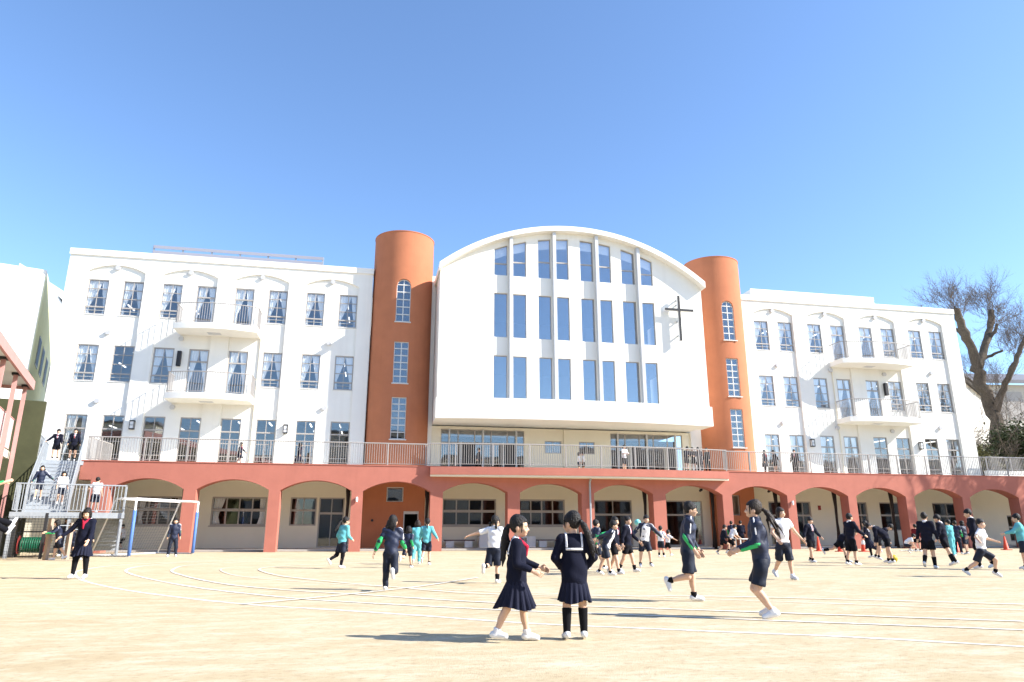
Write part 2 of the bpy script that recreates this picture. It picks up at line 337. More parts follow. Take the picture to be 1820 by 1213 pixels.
def wing(X, x0, x1, left):
    roof = 16.05; joined = not left
    # recessed wall sheet with the window openings
    ops = []
    rows = ((12.64, 14.68), (8.87, 10.90))
    for i, x in enumerate(X):
        for r, (za, zb_) in enumerate(rows):
            door = i in (3, 4)
            ops.append((x, x+WW, (12.02, 8.14)[r] if door else za, zb_, 1))
        ops.append((x, x+WW, TER+.02, 7.02, 1))
    b = MB(); wall(b, x0, x1, TER-.3, roof, ops, yplane(YW), .2)
    b.box(x0, x1, YW+.35, 14, roof-.25, roof-.05)              # roof deck
    for xx in (x0, x1): b.quad((xx, YW, TER-.3), (xx, 14, TER-.3), (xx, 14, roof), (xx, YW, roof))
    b.quad((x0, 14, 0), (x1, 14, 0), (x1, 14, roof), (x0, 14, roof))
    b.build('wing_wall', M_white, school)
    # proud layer: piers and arched heads round each bay
    b = MB(); po = []
    for k in range(4): po.append((X[2*k]-.03, X[2*k+1]+WW+.04, TER-.05, arch(X[2*k]-.03, X[2*k+1]+WW+.04, 15.17, 15.56), 14))
    wall(b, x0-.02, x1+.02, TER-.05, roof, po, yplane(YW-.12), .118)
    for xx in (x0-.02, x1+.02): b.quad((xx, YW-.12, TER-.05), (xx, YW+.2, TER-.05), (xx, YW+.2, roof), (xx, YW-.12, roof))
    b.build('bay_surround', M_white, school)
    b = MB(); b.box(x0-.05, x1+.05, YW-.2, YW+.3, roof, 16.40)
    b.build('parapet', M_white, school)
    # floors, back wall and partitions seen through the glass
    b = MB()
    for z in (8.0, 11.88): b.box(x0+.05, x1-.05, YW+.3, 13, z-.2, z)
    b.box(x0+.05, x1-.05, YW+.3, 13, TER-.25, TER-.05); b.box(x0+.05, x1-.05, YW+.3, 13, 15.2, 15.3)
    b.box(x0+.05, x1-.05, 12.6, 12.8, TER-.05, 15.2)
    for k in (1, 2, 3): xx = X[2*k]-.5; b.box(xx-.06, xx+.06, YW+.35, 12.6, TER-.04, 15.19)
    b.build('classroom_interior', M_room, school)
    for k in range(4):
        for z in (14.7, 10.95, 7.1):
            for dx in (.6, 2.3): bx('ceiling_light', M_lamp, school, X[2*k]+dx, X[2*k]+dx+.07, 5.5, 6.7, z-.06, z)
            for dx in (.6, 2.3): bx('ceiling_light', M_lamp, school, X[2*k]+dx, X[2*k]+dx+.07, 8.5, 9.7, z-.06, z)
    for i, x in enumerate(X):
        for r, (za, zb_) in enumerate(rows):
            sd = i*10+r+(0 if left else 500)
            if i in (3, 4):
                f = window(school, x, x+WW, (12.02, 8.14)[r], zb_, YW+.03, 2, (0, .74, 1), thick=(1,), joined=joined, name='balcony_door', lowcols=1, outer=.07)
                curtain(f, x+.08, x+WW-.08, (12.1, 8.2)[r], zb_-.06, YW+.15, sd, .72)
            else:
                f = window(school, x, x+WW, za, zb_, YW+.03, 2, (0, .215, .48, .74, 1), thick=(1,), joined=joined)
                gb = MB(); gb.box(x+.05, x+WW-.05, YW+.01, YW+.022, za+.22, za+.24); gb.build('guard_bar', M_framel, f)
                if not (left and i == 1 and r == 1): curtain(f, x+.06, x+WW-.06, za, zb_-.06, YW+.15, sd, .80)
                sb = MB(); sb.box(x-.03, x+WW+.03, YW-.035, YW+.02, za-.045, za-.003); sb.build('sill', M_framel, f)
        f = window(school, x, x+WW, TER+.02, 7.02, YW+.03, 2, (0, .25, .5, .735, 1), thick=(3,), joined=joined, name='terrace_door')
        if (left and i == 0) or (not left and i in (0, 1, 2, 3, 7)): curtain(f, x+.06, x+WW-.06, TER+.05, 6.95, YW+.16, 900+i, .8, .42)
    # round vent hoods, lanterns, speaker
    def vent(x, z, y=YW):
        v = MB(); ang = [2*math.pi*q/14 for q in range(14)]
        v.sweep([(x, y-.002, z), (x, y-.05, z-.005), (x, y-.15, z-.015)], [.125, .13, .135], 14)
        v.build('vent_hood', M_grey, school, smooth=False)
    for k in range(4):
        cx = (X[2*k]+X[2*k+1]+WW)/2
        vent(cx, 15.42)
        if k in (0, 3): vent(cx, 11.62); vent(cx, 7.78)
    vent(X[2]+WW+.30, 11.45); vent(X[2]+WW+.30, 7.55)
    if not left: vent(X[5]-.25, 11.35); vent(X[5]-.25, 7.45)
    for xx in ((X[1]+WW+.5, X[5]+WW+.55) if left else (X[1]+WW+.42, X[5]+WW+.62)):
        lb = MB(); lb.box(xx-.12, xx+.12, YW-.32, YW-.125, 6.25, 6.30); lb.box(xx-.12, xx+.12, YW-.32, YW-.125, 6.68, 6.74)
        for sx in (-1, 1):
            for yy in (YW-.31, YW-.14): lb.box(xx+sx*.105-.012, xx+sx*.105+.012, yy-.01, yy+.012, 6.30, 6.68)
        lb.box(xx-.1, xx+.1, YW-.316, YW-.306, 6.47, 6.49)
        lo = lb.build('wall_lantern', M_dark, school); bx('lamp_glass', M_whitep, lo, xx-.085, xx+.085, YW-.295, YW-.15, 6.305, 6.675)
    sx = (X[2]+WW+.33) if left else (X[5]-.33)
    sp = MB(); sp.box(sx-.1, sx+.1, YW-.26, YW-.05, 9.85, 10.7); sp.box(sx-.02, sx+.02, YW-.06, YW, 10.2, 10.35); so = sp.build('wall_speaker', M_dark, school)
    # two bowed balconies
    bx0, bx1 = (-11.05, -6.70) if left else (30.05, 35.45)
    for zt_ in (12.02, 8.14):
        def yf(x, off=0.): u = (x-(bx0+bx1)/2)/((bx1-bx0)/2); return 2.52-.42*(1-u*u)+off
        xs = [bx0+(bx1-bx0)*i/20 for i in range(21)]
        s = MB()
        pts = [(x, yf(x), zt_-.34) for x in xs]+[(bx1, YW-.002, zt_-.34), (bx0, YW-.002, zt_-.34)]
        s.prism(pts, (0, 0, .33)); slab = s.build('balcony', M_white, school)
        v = MB(); cx = (bx0+bx1)/2-.2; v.box(cx-.35, cx+.35, 3.0, 3.45, zt_-.352, zt_-.341); v.build('hatch', M_grey, slab)
        rails = MB(); path = [(bx0+.04, YW-.13, 0), (bx0+.04, yf(bx0, .06), 0)]+[(x, yf(x, .06), 0) for x in xs[1:-1]]+[(bx1-.04, yf(bx1, .06), 0), (bx1-.04, YW-.13, 0)]
        balustrade(path, zt_-.01, 1.14, slab, gap=.13, posts=False)
    if left:
        # steel roof screen
        b = MB(); xa, xb = -14.3, -3.9
        for i in range(4): b.box(xa, xb, 7.7, 7.75, 17.2+.36*i, 17.2+.36*i+.2)
        o = b.build('louver_screen', mat('louver_grey', (.27, .27, .31), .6), school)
        for i in range(7): x = xa+(xb-xa)*i/6; bx('screen_post', M_galv, o, x-.05, x+.05, 7.76, 7.86, 16, 18.5)
    else:
        b = MB(); b.box(27.2, 37.6, 8, 12, 15.9, 18.5)
        for i in range(6): b.box(27.15, 37.65, 7.95, 7.998, 16.2+.4*i, 16.2+.4*i+.34)
        b.build('roof_housing', M_white, school)

def balustrade(path, z, h, parent, gap=.12, posts=True, r=.011, pr=.028, name='railing', m=None):
    m = m or M_rail
    P = [np.array(p[:2], float) for p in path]
    t = MB(); t.sweep([(p[0], p[1], z+h) for p in P], .03, 6); ro = t.build(name, m, parent)
    t = MB(); t.sweep([(p[0], p[1], z+.08) for p in P], .018, 4); t.build('bottom_rail', m, ro)
    bb = MB(); d = 0.; nxt = gap/2; npost = 0.
    for a, b in zip(P, P[1:]):
        ln = np.linalg.norm(b-a)
        while nxt < d+ln:
            p = a+(b-a)*(nxt-d)/ln; bb.box(p[0]-r, p[0]+r, p[1]-r, p[1]+r, z+.08, z+h-.01); nxt += gap
        while posts and npost < d+ln:
            p = a+(b-a)*(npost-d)/ln; q = MB(); q.box(p[0]-pr, p[0]+pr, p[1]-pr, p[1]+pr, z-.02, z+h-.02); q.build('post', m, ro); npost += 1.95
        d += ln
    o = bb.build('balusters', m, ro); o['kind'] = 'stuff'
    return ro
wing(XL, -17.25, -.55, True)
wing(XR, 23.75, 40.5, False)

# arcade front and terrace
b = MB()
ops = [(a, c, 0., arch(a, c, 2.95, 3.45), 16) for a, c in zip(aL, aR)]
wall(b, -13.05, 49, 0, TER, ops, yplane(0), .75)
b.quad((-13.05, 0, 0), (-13.05, .75, 0), (-13.05, .75, TER), (-13.05, 0, TER))
wall(b, -13.05, 49, 0, 3.7, [(o[0], o[1], o[2], o[3], 16) for o in ops], yplane(.75), .01, reveal=False)
b.build('arcade_wall', M_terra, school)
bx('arcade_end_beam', M_terra, school, -13.6, -13.051, .003, .7, 3.35, TER-.003)
bx('terrace_slab', M_cream, school, -13.6, 49, .76, YW-.13, 3.72, TER-.03)
bx('terrace_coping', M_terra, school, -13.6, 49, -.03, .32, TER, TER+.05)
def bow(x): u = (x-11.3)/8.4; return -(.4+.65*(1-u*u))
xs = [2.95+16.7*i/28 for i in range(29)]
b = MB(); b.prism([(x, bow(x), 3.80) for x in xs]+[(19.65, -.002, 3.80), (2.95, -.002, 3.80)], (0, 0, .40)); b.build('bow_slab', M_terra, school)
b = MB(); b.prism([(x, bow(x)+.05, 3.72) for x in xs]+[(19.6, -.002, 3.72), (3.0, -.002, 3.72)], (0, 0, .078)); b.build('slab_soffit', M_cream, school)
path = [(-13.5, 3.4, 0), (-13.5, .12, 0), (2.95, .12, 0)]+[(x, bow(x)+.1, 0) for x in xs]+[(19.65, .12, 0), (49, .12, 0)]
balustrade(path, TER+.05, 1.13, school)
# ground-floor wall behind the arcade: windows measured per bay
GW = []   # x0, x1, z0, z1, cols, rows
YG = 4.0
def gx(px, py=900): return float(onY(px, py, YG)[0])
zt_, zb_, zm_ = 2.78, 1.27, 2.12
gw = [(242, 322, 0), (376, 474, 0), (786, 882, 0), (922, 1004, 0)]
ops = []
for a, c, _ in gw: ops.append((gx(a), gx(c), zb_, zt_, 1))
doors = [(516, 566, 610, zb_), (1056, None, 1123, 0), (1183, None, 1250, 0), (1366, None, 1396, 0), (1413, None, 1440, 0), (1655, None, 1715, 0)]
dops = [(gx(516), gx(563), zb_, zt_), (gx(567), gx(612), .12, zt_), (gx(1056), gx(1123), .12, zt_), (gx(1183), gx(1248), .12, zt_),
        (gx(1366), gx(1399), .12, zt_), (gx(1413), gx(1441), .12, zt_), (gx(1519), gx(1541), 1.0, zt_), (gx(1563), gx(1606), 1.0, zt_), (gx(1657), gx(1708), .9, zt_), (gx(1786), gx(1806), .3, 2.0)]
allops = ops+[(a, c, d, e, 1) for a, c, d, e in dops]
allops = [o for o in allops]
b = MB(); wall(b, -14, -.45, 0, 3.9, [o for o in allops if o[1] < -.45], yplane(YG), .18)
wall(b, 3.0, 49, 0, 3.9, [o for o in allops if o[0] > 3.0], yplane(YG), .18)
b.build('ground_floor_wall', M_cream, school)
# orange stair wall inside the fourth arch, its window and doorway
tw0, tw1 = -.45, 3.0
b = MB(); wx0, wx1 = float(onY(687, 880, 3.2)[0]), float(onY(717, 880, 3.2)[0]); dx0, dx1 = float(onY(717, 920, 3.2)[0]), float(onY(744, 920, 3.2)[0])
wall(b, tw0, tw1, 0, 3.71, [(wx0, wx1, 2.55, 3.35, 1), (dx0, dx1, 0.05, 2.05, 1)], yplane(3.2), .25)
for xx in (tw0, tw1): b.quad((xx, 3.2, 0), (xx, 4.2, 0), (xx, 4.2, 3.71), (xx, 3.2, 3.71))
b.build('stair_base_wall', M_tower, school)
window(school, wx0, wx1, 2.55, 3.35, 3.3, 1, (0, 1), m=M_framel, outer=.05)
b = MB(); b.box(dx0, dx0+.06, 3.28, 3.4, .05, 2.05); b.box(dx1-.06, dx1, 3.28, 3.4, .05, 2.05); b.box(dx0+.06, dx1-.06, 3.28, 3.4, 1.9, 2.05); b.build('doorway', M_framel, school)
b = MB(); b.sweep([(.15, 3.2, 1.55), (.15, 3.12, 1.55)], .07, 12); b.build('wall_bell', M_dark, school)
xr0, xr1 = 20.6, 23.2
b = MB(); wall(b, xr0, xr1, 0, 3.71, [(21.0, 22.2, 1.9, 3.1, 1)], yplane(3.2), .2)
for xx in (xr0, xr1): b.quad((xx, 3.2, 0), (xx, 4.2, 0), (xx, 4.2, 3.71), (xx, 3.2, 3.71))
b.build('stair_base_wall', M_tower, school)
window(school, 21.0, 22.2, 1.9, 3.1, 3.3, 1, (0, 1), m=M_frame, joined=True)
for k, (a, c, z0, z1, _) in enumerate(ops):
    f = window(school, a, c, z0, z1, YG+.05, 4, (0, .54, 1), thick=(1,), bar=.065, outer=.08, glass=M_glassd, dep=.1)
    if k < 2: curtain(f, a+.08, c-.08, z0+.02, z1-.06, YG+.22, 700+k, .7, .16)
    sb = MB(); sb.box(a-.06, c+.06, YG-.06, YG+.04, z0-.06, z0-.003); sb.build('sill', M_frame, f)
for k, (a, c, z0, z1) in enumerate(dops):
    window(school, a, c, z0, z1, YG+.05, 2, (0, .54, 1) if z0 > .2 else (0, .68, 1), thick=(1,), bar=.05, outer=.07, glass=M_glassd, dep=.1, joined=k > 3, name='window' if z0 > .2 else 'glass_door')
b = MB()
b.box(-13.9, -.5, 7.8, 8, 0, 3.8); b.box(3.05, 48.9, 7.8, 8, 0, 3.8)
for xx in (-10.2, -5.6, 11.5, 19.9, 24.5, 31.5, 36.8): b.box(xx-.05, xx+.05, YG+.2, 7.8, 0, 3.7)
b.box(-13.9, 48.9, YG+.2, 8, 3.3, 3.4); b.box(-13.9, 48.9, YG+.2, 8, .02, .06)
b.box(-.44, 2.99, 7.0, 7.2, 0, 3.71); b.box(-.44, -.40, 3.5, 7, 0, 3.7); b.box(2.95, 2.99, 3.5, 7, 0, 3.7); b.box(20.62, 23.18, 6.0, 6.2, 0, 3.71)
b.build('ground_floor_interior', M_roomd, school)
bx('arcade_plinth', mat('concrete', (.42, .40, .37), .9, var=.15, vscale=2, bump=.2), school, -13.0, 49, .9, YG-.003, .01, .10)
for px, z in ((432, 3.35), (480, 3.3)): pass
for (px, py) in ((697, 0),): pass
for x, z in ((-.68, 2.55), (23.65, 2.55)):
    l = MB(); l.sweep([(x, -.001, z+.06), (x, -.09, z+.06)], .03, 8); l.sweep([(x, -.09, z-.14), (x, -.09, z-.02), (x, -.09, z+.1)], [.05, .065, .05], 10); l.build('wall_light', M_whitep, school)
dp = MB(); p = onY(1048, 845, -.16); dp.sweep([(p[0], -.35, 3.7), (p[0], -.16, 3.55), (p[0], -.14, 3.4), (p[0], -.14, 0.02)], .055, 8); dp.build('downpipe', M_galv, school)
for x in (XL[4]+WW+.62, XR[3]-.28):
    dp = MB(); dp.sweep([(x, YW-.05, 11.7), (x, YW-.05, TER)], .04, 6); dp.build('downpipe', M_cream, school)
bx('undercroft_wall', M_cream, school, -19.5, -13.06, 1.2, 1.5, 0, 4.0)
# netting rolled up and tied against three piers
netm = mat('dark_net', (.035, .025, .02), .9, var=.3, vscale=20, bump=.6, bscale=40)
for x, y in ((-.98-.28, 1.0), (aR[0]-.28, 1.0), (aR[9]-.3, 1.0), (aR[10]-.3, 1.0), (aR[7]-.25, 1.0), (aR[8]-.25, 1.0), (aR[3]-.2, 1.0), (aR[6]-.22, 1.0)):
    n_ = MB(); n_.sweep([(x+.1, y, 3.4), (x+.13, y, 2.4), (x+.1, y, 1.5), (x+.12, y, .9), (x+.08, y, .02)], [.14, .085, .07, .09, .15], 9); n_.build('rolled_net', netm, school, smooth=True)

# stair towers
def tower(cx, cy, r, top, wcx, joined):
    ph = lambda x: x/r
    mp = lambda x, z, d: (cx+(r-d)*math.sin(ph(x)), cy-(r-d)*math.cos(ph(x)), z)
    hw = .43; wins = [(12.82, 15.05, True), (9.15, 11.62, False), (5.95, 8.35, False)]
    ops = []
    for z0, z1, ar in wins:
        if ar: ops.append((wcx-hw, wcx+hw, z0, (lambda x, z1=z1: z1+math.sqrt(max(0, hw*hw-(x-wcx)**2))), 14))
        else: ops.append((wcx-hw, wcx+hw, z0, z1, 4))
    b = MB(); wall(b, -math.pi*r, math.pi*r, TER-.3, top, ops, mp, .16, nx=.12)
    n = 64
    b.poly([(cx+r*math.sin(2*math.pi*i/n), cy-r*math.cos(2*math.pi*i/n), top-.05) for i in range(n)])
    o = b.build('tower', M_tower, school)
    t = MB()
    t.lathe([(r, top-.002), (r+.025, top), (r+.025, top+.05), (r-.15, top+.05), (r-.15, top-.04)], 64, (cx, cy, 0)); t.build('tower_coping', M_tower, school)
    Y = cy-r*math.cos(hw/r)+.06; wx = cx+r*math.sin(wcx/r)
    for z0, z1, ar in wins:
        tf = (lambda x: z1+math.sqrt(max(0, hw*hw-(x-wx)**2))) if ar else None
        rows = [i/6 for i in range(7)] if not ar else [0, .175, .35, .525, .7, .87, 1]
        window(school, wx-hw+.004, wx+hw-.004, z0+.004, (z1+hw if ar else z1)-.004, Y, 2, rows, m=M_framel, bar=.055, outer=.05, topf=(lambda x: tf(x)-.006) if tf else None, joined=joined)
        if ar: pass
        s = MB(); s.box(wx-hw-.05, wx+hw+.05, Y-.16, Y, z0-.06, z0-.003); s.build('sill', M_framel, school)
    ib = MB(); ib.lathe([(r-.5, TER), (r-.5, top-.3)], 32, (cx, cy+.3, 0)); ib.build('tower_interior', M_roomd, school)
tower(1.31, 4.42, 1.82, 18.55, 0., False)
tower(22.12, 4.42, 1.82, 18.55, .05, True)

# hall block
HX0, HX1, HY = 3.32, 19.62, 1.2; CX, CZ, CR = 11.44, 5.89, 13.02
roofz = lambda x, d=0.: CZ+math.sqrt(max(.01, (CR-d)**2-(x-CX)**2))
def hx(px, py): return float(onY(px, py, HY)[0])
def hz(px, py): return float(onY(px, py, HY)[2])
cols_px = [(878, 902, 565), (912, 936, 565), (957.5, 980.5, 565), (990, 1013, 565), (1034, 1058, 570), (1066.5, 1090, 570), (1108.5, 1133, 575), (1141, 1165, 577)]
cols_x = [(hx(a, y), hx(c, y)) for a, c, y in cols_px]
zr = [(hz(890, 709)-.02, hz(890, 632)), (hz(890, 599.5), hz(890, 521)), (hz(890, 489.5), None)]
HTOP = lambda x: roofz(x, .36)-.30
ops = []
for a, c in cols_x:
    ops.append((a, c, zr[0][0], zr[0][1], 1)); ops.append((a, c, zr[1][0], zr[1][1], 1)); ops.append((a, c, zr[2][0], HTOP, 5))
b = MB()
wall(b, HX0, HX1, 7.05, lambda x: roofz(x, .30), ops, yplane(HY), .22, extra=[HX0+(HX1-HX0)*i/48 for i in range(49)])
for xx in (HX0, HX1): b.quad((xx, HY, 7.05), (xx, 14, 7.05), (xx, 14, roofz(xx, .3)), (xx, HY, roofz(xx, .3)))
b.quad((HX0, HY, 7.05), (HX1, HY, 7.05), (HX1, 14, 7.05), (HX0, 14, 7.05))
b.build('hall_wall', M_white, school)
b = MB(); xs = [HX0-.1+(HX1-HX0+.2)*i/48 for i in range(49)]
for a, c in zip(xs, xs[1:]):
    q = [(a, roofz(a, .30)), (c, roofz(c, .30)), (c, roofz(c)), (a, roofz(a))]
    y0, y1 = .72, 14
    b.quad(*[(x, y0, z) for x, z in q]); b.quad((q[3][0], y0, q[3][1]), (q[2][0], y0, q[2][1]), (q[2][0], y1, q[2][1]), (q[3][0], y1, q[3][1]))
    b.quad((q[0][0], y0, q[0][1]), (q[1][0], y0, q[1][1]), (q[1][0], y1, q[1][1]), (q[0][0], y1, q[0][1]))
for x in (xs[0], xs[-1]): b.quad((x, .72, roofz(x, .3)), (x, 14, roofz(x, .3)), (x, 14, roofz(x)), (x, .72, roofz(x)))
b.build('vaulted_roof', M_white, school)
def hb(x): u = (x-CX)/8.2; return HY-.06-.62*max(0, 1-u*u)
xs = [HX0-.06+(HX1-HX0+.2)*i/32 for i in range(33)]
b = MB(); b.prism([(x, hb(x), 6.98) for x in xs]+[(HX1+.14, HY+1.5, 6.98), (HX0-.06, HY+1.5, 6.98)], (0, 0, zr[0][0]-.03-6.98)); b.build('bowed_fascia', M_white, school)
for k, (a, c) in enumerate(cols_x):
    window(school, a, c, zr[0][0], zr[0][1], HY+.1, 1, (0, 1), m=M_frame, outer=.035, glass=M_glassh)
    window(school, a, c, zr[1][0], zr[1][1], HY+.1, 1, (0, 1), m=M_frame, outer=.035, glass=M_glassh)
    zt = HTOP((a+c)/2)
    f = window(school, a, c, zr[2][0], zt, HY+.1, 1, (0, .42, 1), m=M_frame, outer=.035, bar=.08, glass=M_glassh, topf=lambda x: HTOP(x)-.004)
    bl = MB(); bl.prism([(a+.03, HY+.3, HTOP(a)-.55), (c-.03, HY+.3, HTOP(c)-.55), (c-.03, HY+.3, HTOP(c)+.02), (a+.03, HY+.3, HTOP(a)+.02)], (0, .01, 0)); bl.build('blind', M_curt, f)
for k in range(4):
    xm = (cols_x[2*k][1]+cols_x[2*k+1][0])/2; wd = .1
    b = MB(); zt = roofz(xm, .3)-.02; b.box(xm-wd, xm+wd, HY-.32, HY-.003, zr[0][0]-.02, zt); b.build('facade_fin', M_fin, school)
b = MB(); b.prism([(HX0+.2, 9.5, 7.1), (HX1-.2, 9.5, 7.1)]+[(HX1-.2-(HX1-HX0-.4)*i/20, 9.5, roofz(HX1-.2-(HX1-HX0-.4)*i/20, .32)) for i in range(21)], (0, .1, 0)); b.box(HX0+.3, HX1-.3, HY+.4, 9.5, 11.45, 11.6); b.box(HX0+.3, HX1-.3, HY+.4, 9.5, 7.1, 7.2); b.box(HX0+.3, HX1-.3, HY+.4, 9.499, 15.2, 15.3)
b.build('hall_interior', M_room, school)
# cross standing off the wall
crx = hx(1207.5, 560); b = MB(); Yc = HY-.42
zc0, zc1 = float(onY(1211, 606, Yc)[2]), float(onY(1205.7, 526, Yc)[2]); zcm = float(onY(1206, 551, Yc)[2]); crx = float(onY(1207.8, 560, Yc)[0])
b.box(crx-.075, crx+.075, Yc, Yc+.16, zc0, zc1); b.box(crx-.93, crx+.93, Yc+.003, Yc+.157, zcm-.075, zcm+.075)
cr = b.build('cross', M_whitep, school)
b = MB(); b.box(crx-.075, crx+.075, Yc-.012, Yc-.002, zc0, zc1); b.box(crx-.93, crx-.077, Yc-.012, Yc-.002, zcm-.075, zcm+.075); b.box(crx+.077, crx+.93, Yc-.012, Yc-.002, zcm-.075, zcm+.075); b.build('cross_face', M_dark, cr)
b = MB()
for z in (zc0+.35, zcm+.35, zc1-.25, zcm-.7): b.box(crx-.03, crx+.03, Yc+.16, HY, z, z+.1)
b.build('cross_bracket', M_galv, cr)
# terrace-level wall under the hall: glazed doors, small windows
YB = 4.15
def bxx(px): return float(onY(px, 790, YB)[0])
g0 = (bxx(783), bxx(932)); g1 = (bxx(1085), bxx(1213)); s0 = (bxx(968), bxx(998)); s1 = (bxx(1029), bxx(1057))
b = MB(); wall(b, 2.6, 20.9, TER-.05, 6.978, [(g0[0], g0[1], TER+.03, 6.82, 1), (g1[0], g1[1], TER+.03, 6.82, 1), (s0[0], s0[1], 5.5, 6.25, 1), (s1[0], s1[1], 5.5, 6.25, 1)], yplane(YB), .2)
b.build('hall_ground_wall', M_cream, school)
bx('hall_flank_wall', M_white, school, 2.75, HX0-.01, 4.0, 4.14, TER-.05, 16.3)
bx('wall_pipe', M_cream, school, bxx(1003)-.05, bxx(1003)+.05, YB-.12, YB-.003, TER, 6.97)
bx('hall_flank_wall', M_white, school, HX1+.01, 20.8, 4.0, 4.14, TER-.05, 15.5)
for a, c in (g0, g1):
    f = window(school, a, c, TER+.03, 6.82, YB+.06, 5, (0, .68, 1), m=M_frame, outer=.05, bar=.06, thick=(1,), glass=M_glass, name='glazed_doors')
    for t in (.1, .5, .9): xm = a+(c-a)*t; bx('mullion', M_fin, f, xm-.05, xm+.05, YB-.06, YB+.055, TER+.03, 6.82)
    for t in (.22, .72):
        xa = a+(c-a)*t; d = MB(); d.box(xa, xa+.06, YB-.62, YB-.06, TER+.05, 6.0); d.build('open_door', M_framel, f)
        bx('door_shade_panel', M_dark, f, xa+.1, xa+.95, YB+.045, YB+.055, TER+.05, 6.0)  # dark sheet stands in for the unlit open doorway
for a, c in (s0, s1): window(school, a, c, 5.5, 6.25, YB+.05, 2, (0, 1), m=M_frame, outer=.05)
bx('hall_lobby', M_roomd, school, 2.9, 20.5, 8.4, 8.5, TER, 6.95)
# wall and second railing right of the wing
bx('garden_wall', M_white, school, 40.52, 49, 3.2, 3.5, TER-.03, 4.9)
balustrade([(40.6, 3.3, 0), (49, 3.3, 0)], 4.9, .9, school, name='railing')
# ------------------------------------------------------------------ steel staircase at the left end
st = empty('outdoor_staircase', (-14.35, -.3, 0), 'galvanised steel staircase with railed landing descending from the terrace', 'staircase', rz=R(17.5))
NS = 14; LZ = 1.72; RUN = 4.0
for i in range(NS):
    z = TER-.02-(TER-.02-LZ)*(i+1)/NS; y = -RUN*i/NS
    b = MB(); b.box(-.74, .74, y-RUN/NS-.02, y, z-.035, z); b.box(-.74, .74, y-.006, y, z, z+(TER-.02-LZ)/NS-.04); b.build('step', M_galv, st)
for sx in (-1, 1):
    b = MB(); x = sx*.77
    b.prism([(x-.015, .05, TER-.35), (x-.015, -RUN-.05, LZ-.30), (x-.015, -RUN-.05, LZ+.1), (x-.015, .05, TER+.08)], (.03, 0, 0)); b.build('stringer', M_galv, st)
    b = MB(); b.sweep([(x, .05, TER+1.05), (x, -RUN, LZ+1.05)], .025, 8); hr = b.build('handrail', M_galv, st)
    bb = MB()
    for i in range(44):
        t = i/43; y = -RUN*t; z = TER+(LZ-TER)*t; bb.box(x-.011, x+.011, y-.011, y+.011, z+.02, z+1.04)
    for h in (.12, .55): bb.sweep([(x, 0, TER+h), (x, -RUN, LZ+h)], .014, 5)
    bb.build('balusters', M_galv, hr)['kind'] = 'stuff'
b = MB(); b.box(-1.0, .9, .001, 3.9, TER-.2, TER-.02); b.build('upper_platform', M_galv, st)
balustrade([(-.95, 3.8, 0), (-.95, .02, 0)], TER-.02, 1.1, st, gap=.13, m=M_galv)
b = MB(); b.box(-1.0, 2.9, -5.7, -RUN-.03, LZ-.22, LZ); b.build('landing', M_galv, st)
balustrade([(-.95, -RUN-.1, 0), (-.95, -5.65, 0), (2.85, -5.65, 0), (2.85, -RUN-.1, 0)], LZ, 1.08, st, gap=.125, m=M_galv, r=.013)
for x, y in ((-.9, -5.6), (2.8, -5.6), (2.8, -4.2), (-.9, -4.2), (1.0, -5.6)): bx('support_post', M_galv, st, x-.06, x+.06, y-.06, y+.06, 0, LZ-.221)
for i in range(8):
    z = LZ-.001-(LZ)*(i+1)/9; y = -RUN+.02+.3*i; b = MB(); b.box(1.25, 2.75, y, y+.3, z-.04, z); b.box(1.25, 2.75, y, y+.006, z, z+.15); b.build('step', M_galv, st)
for x in (1.22, 2.78): b = MB(); b.prism([(x-.015, -RUN, LZ-.3), (x-.015, -RUN+2.7, -.0), (x-.015, -RUN+2.7, .2), (x-.015, -RUN, LZ-.02)], (.03, 0, 0)); b.build('stringer', M_galv, st)
# yellow rope loop hung on the upper rail
yl = MB(); c = onY(58, 800, .2); pp = [(c[0]+.16*math.sin(q), c[1]-.05, c[2]+.3*math.cos(q)) for q in np.linspace(0, 2*math.pi, 17)]
yl.sweep(pp, .03, 6); tag(yl.build('rope_loop', mat('yellow_rope', (.75, .6, .03), .7), smooth=True), 'yellow rope looped over the rail beside the stair top', 'rope')

# ------------------------------------------------------------------ covered walkway with pink posts
pink = mat('pink_paint', (.50, .26, .235), .6, var=.12, vscale=2); pinkp = mat('pink_panel', (.58, .42, .40), .7, var=.1, vscale=2)
wkE = np.array([-14.45, -3.9]); wd_ = np.array([.28, -.96]); wn_ = np.array([-.96, -.28])
wk = empty('covered_walkway', (wkE[0], wkE[1], 0), 'raised walkway with flat canopy on slim pink posts', 'walkway', rz=math.atan2(wd_[1], wd_[0]))
# local x runs along the walkway towards the camera, local y to the right of that (away from the yard)
b = MB(); b.box(0, 24, -5, -.12, 7.0, 7.16); b.build('canopy', M_whitep, wk)
b = MB(); b.box(-.05, 24, -.119, -.02, 6.86, 7.24); b.box(-.06, -.001, -5, -.12, 6.86, 7.24); b.build('fascia', pink, wk)
for i, x in enumerate((.35, 3.0, 5.9, 8.8, 11.7)):
    b = MB(); b.box(x-.07, x+.07, -.36, -.22, 0, 6.99); p_ = b.build('post', pink, wk); bx('bracket', M_dark, p_, x-.14, x+.14, -.42, -.16, 6.9, 6.985)
b = MB(); b.box(0, 24, -5, -.45, 3.9, 4.2); b.build('deck', M_cream, wk)
for i in range(5): b = MB(); b.box(.5+2.9*i, 3.25+2.9*i, -.5, -.44, 4.25, 5.45); b.build('guard_panel', pinkp, wk)
b = MB(); b.sweep([(.1, -.47, 5.5), (24, -.47, 5.5)], .03, 6); b.build('handrail', pink, wk)
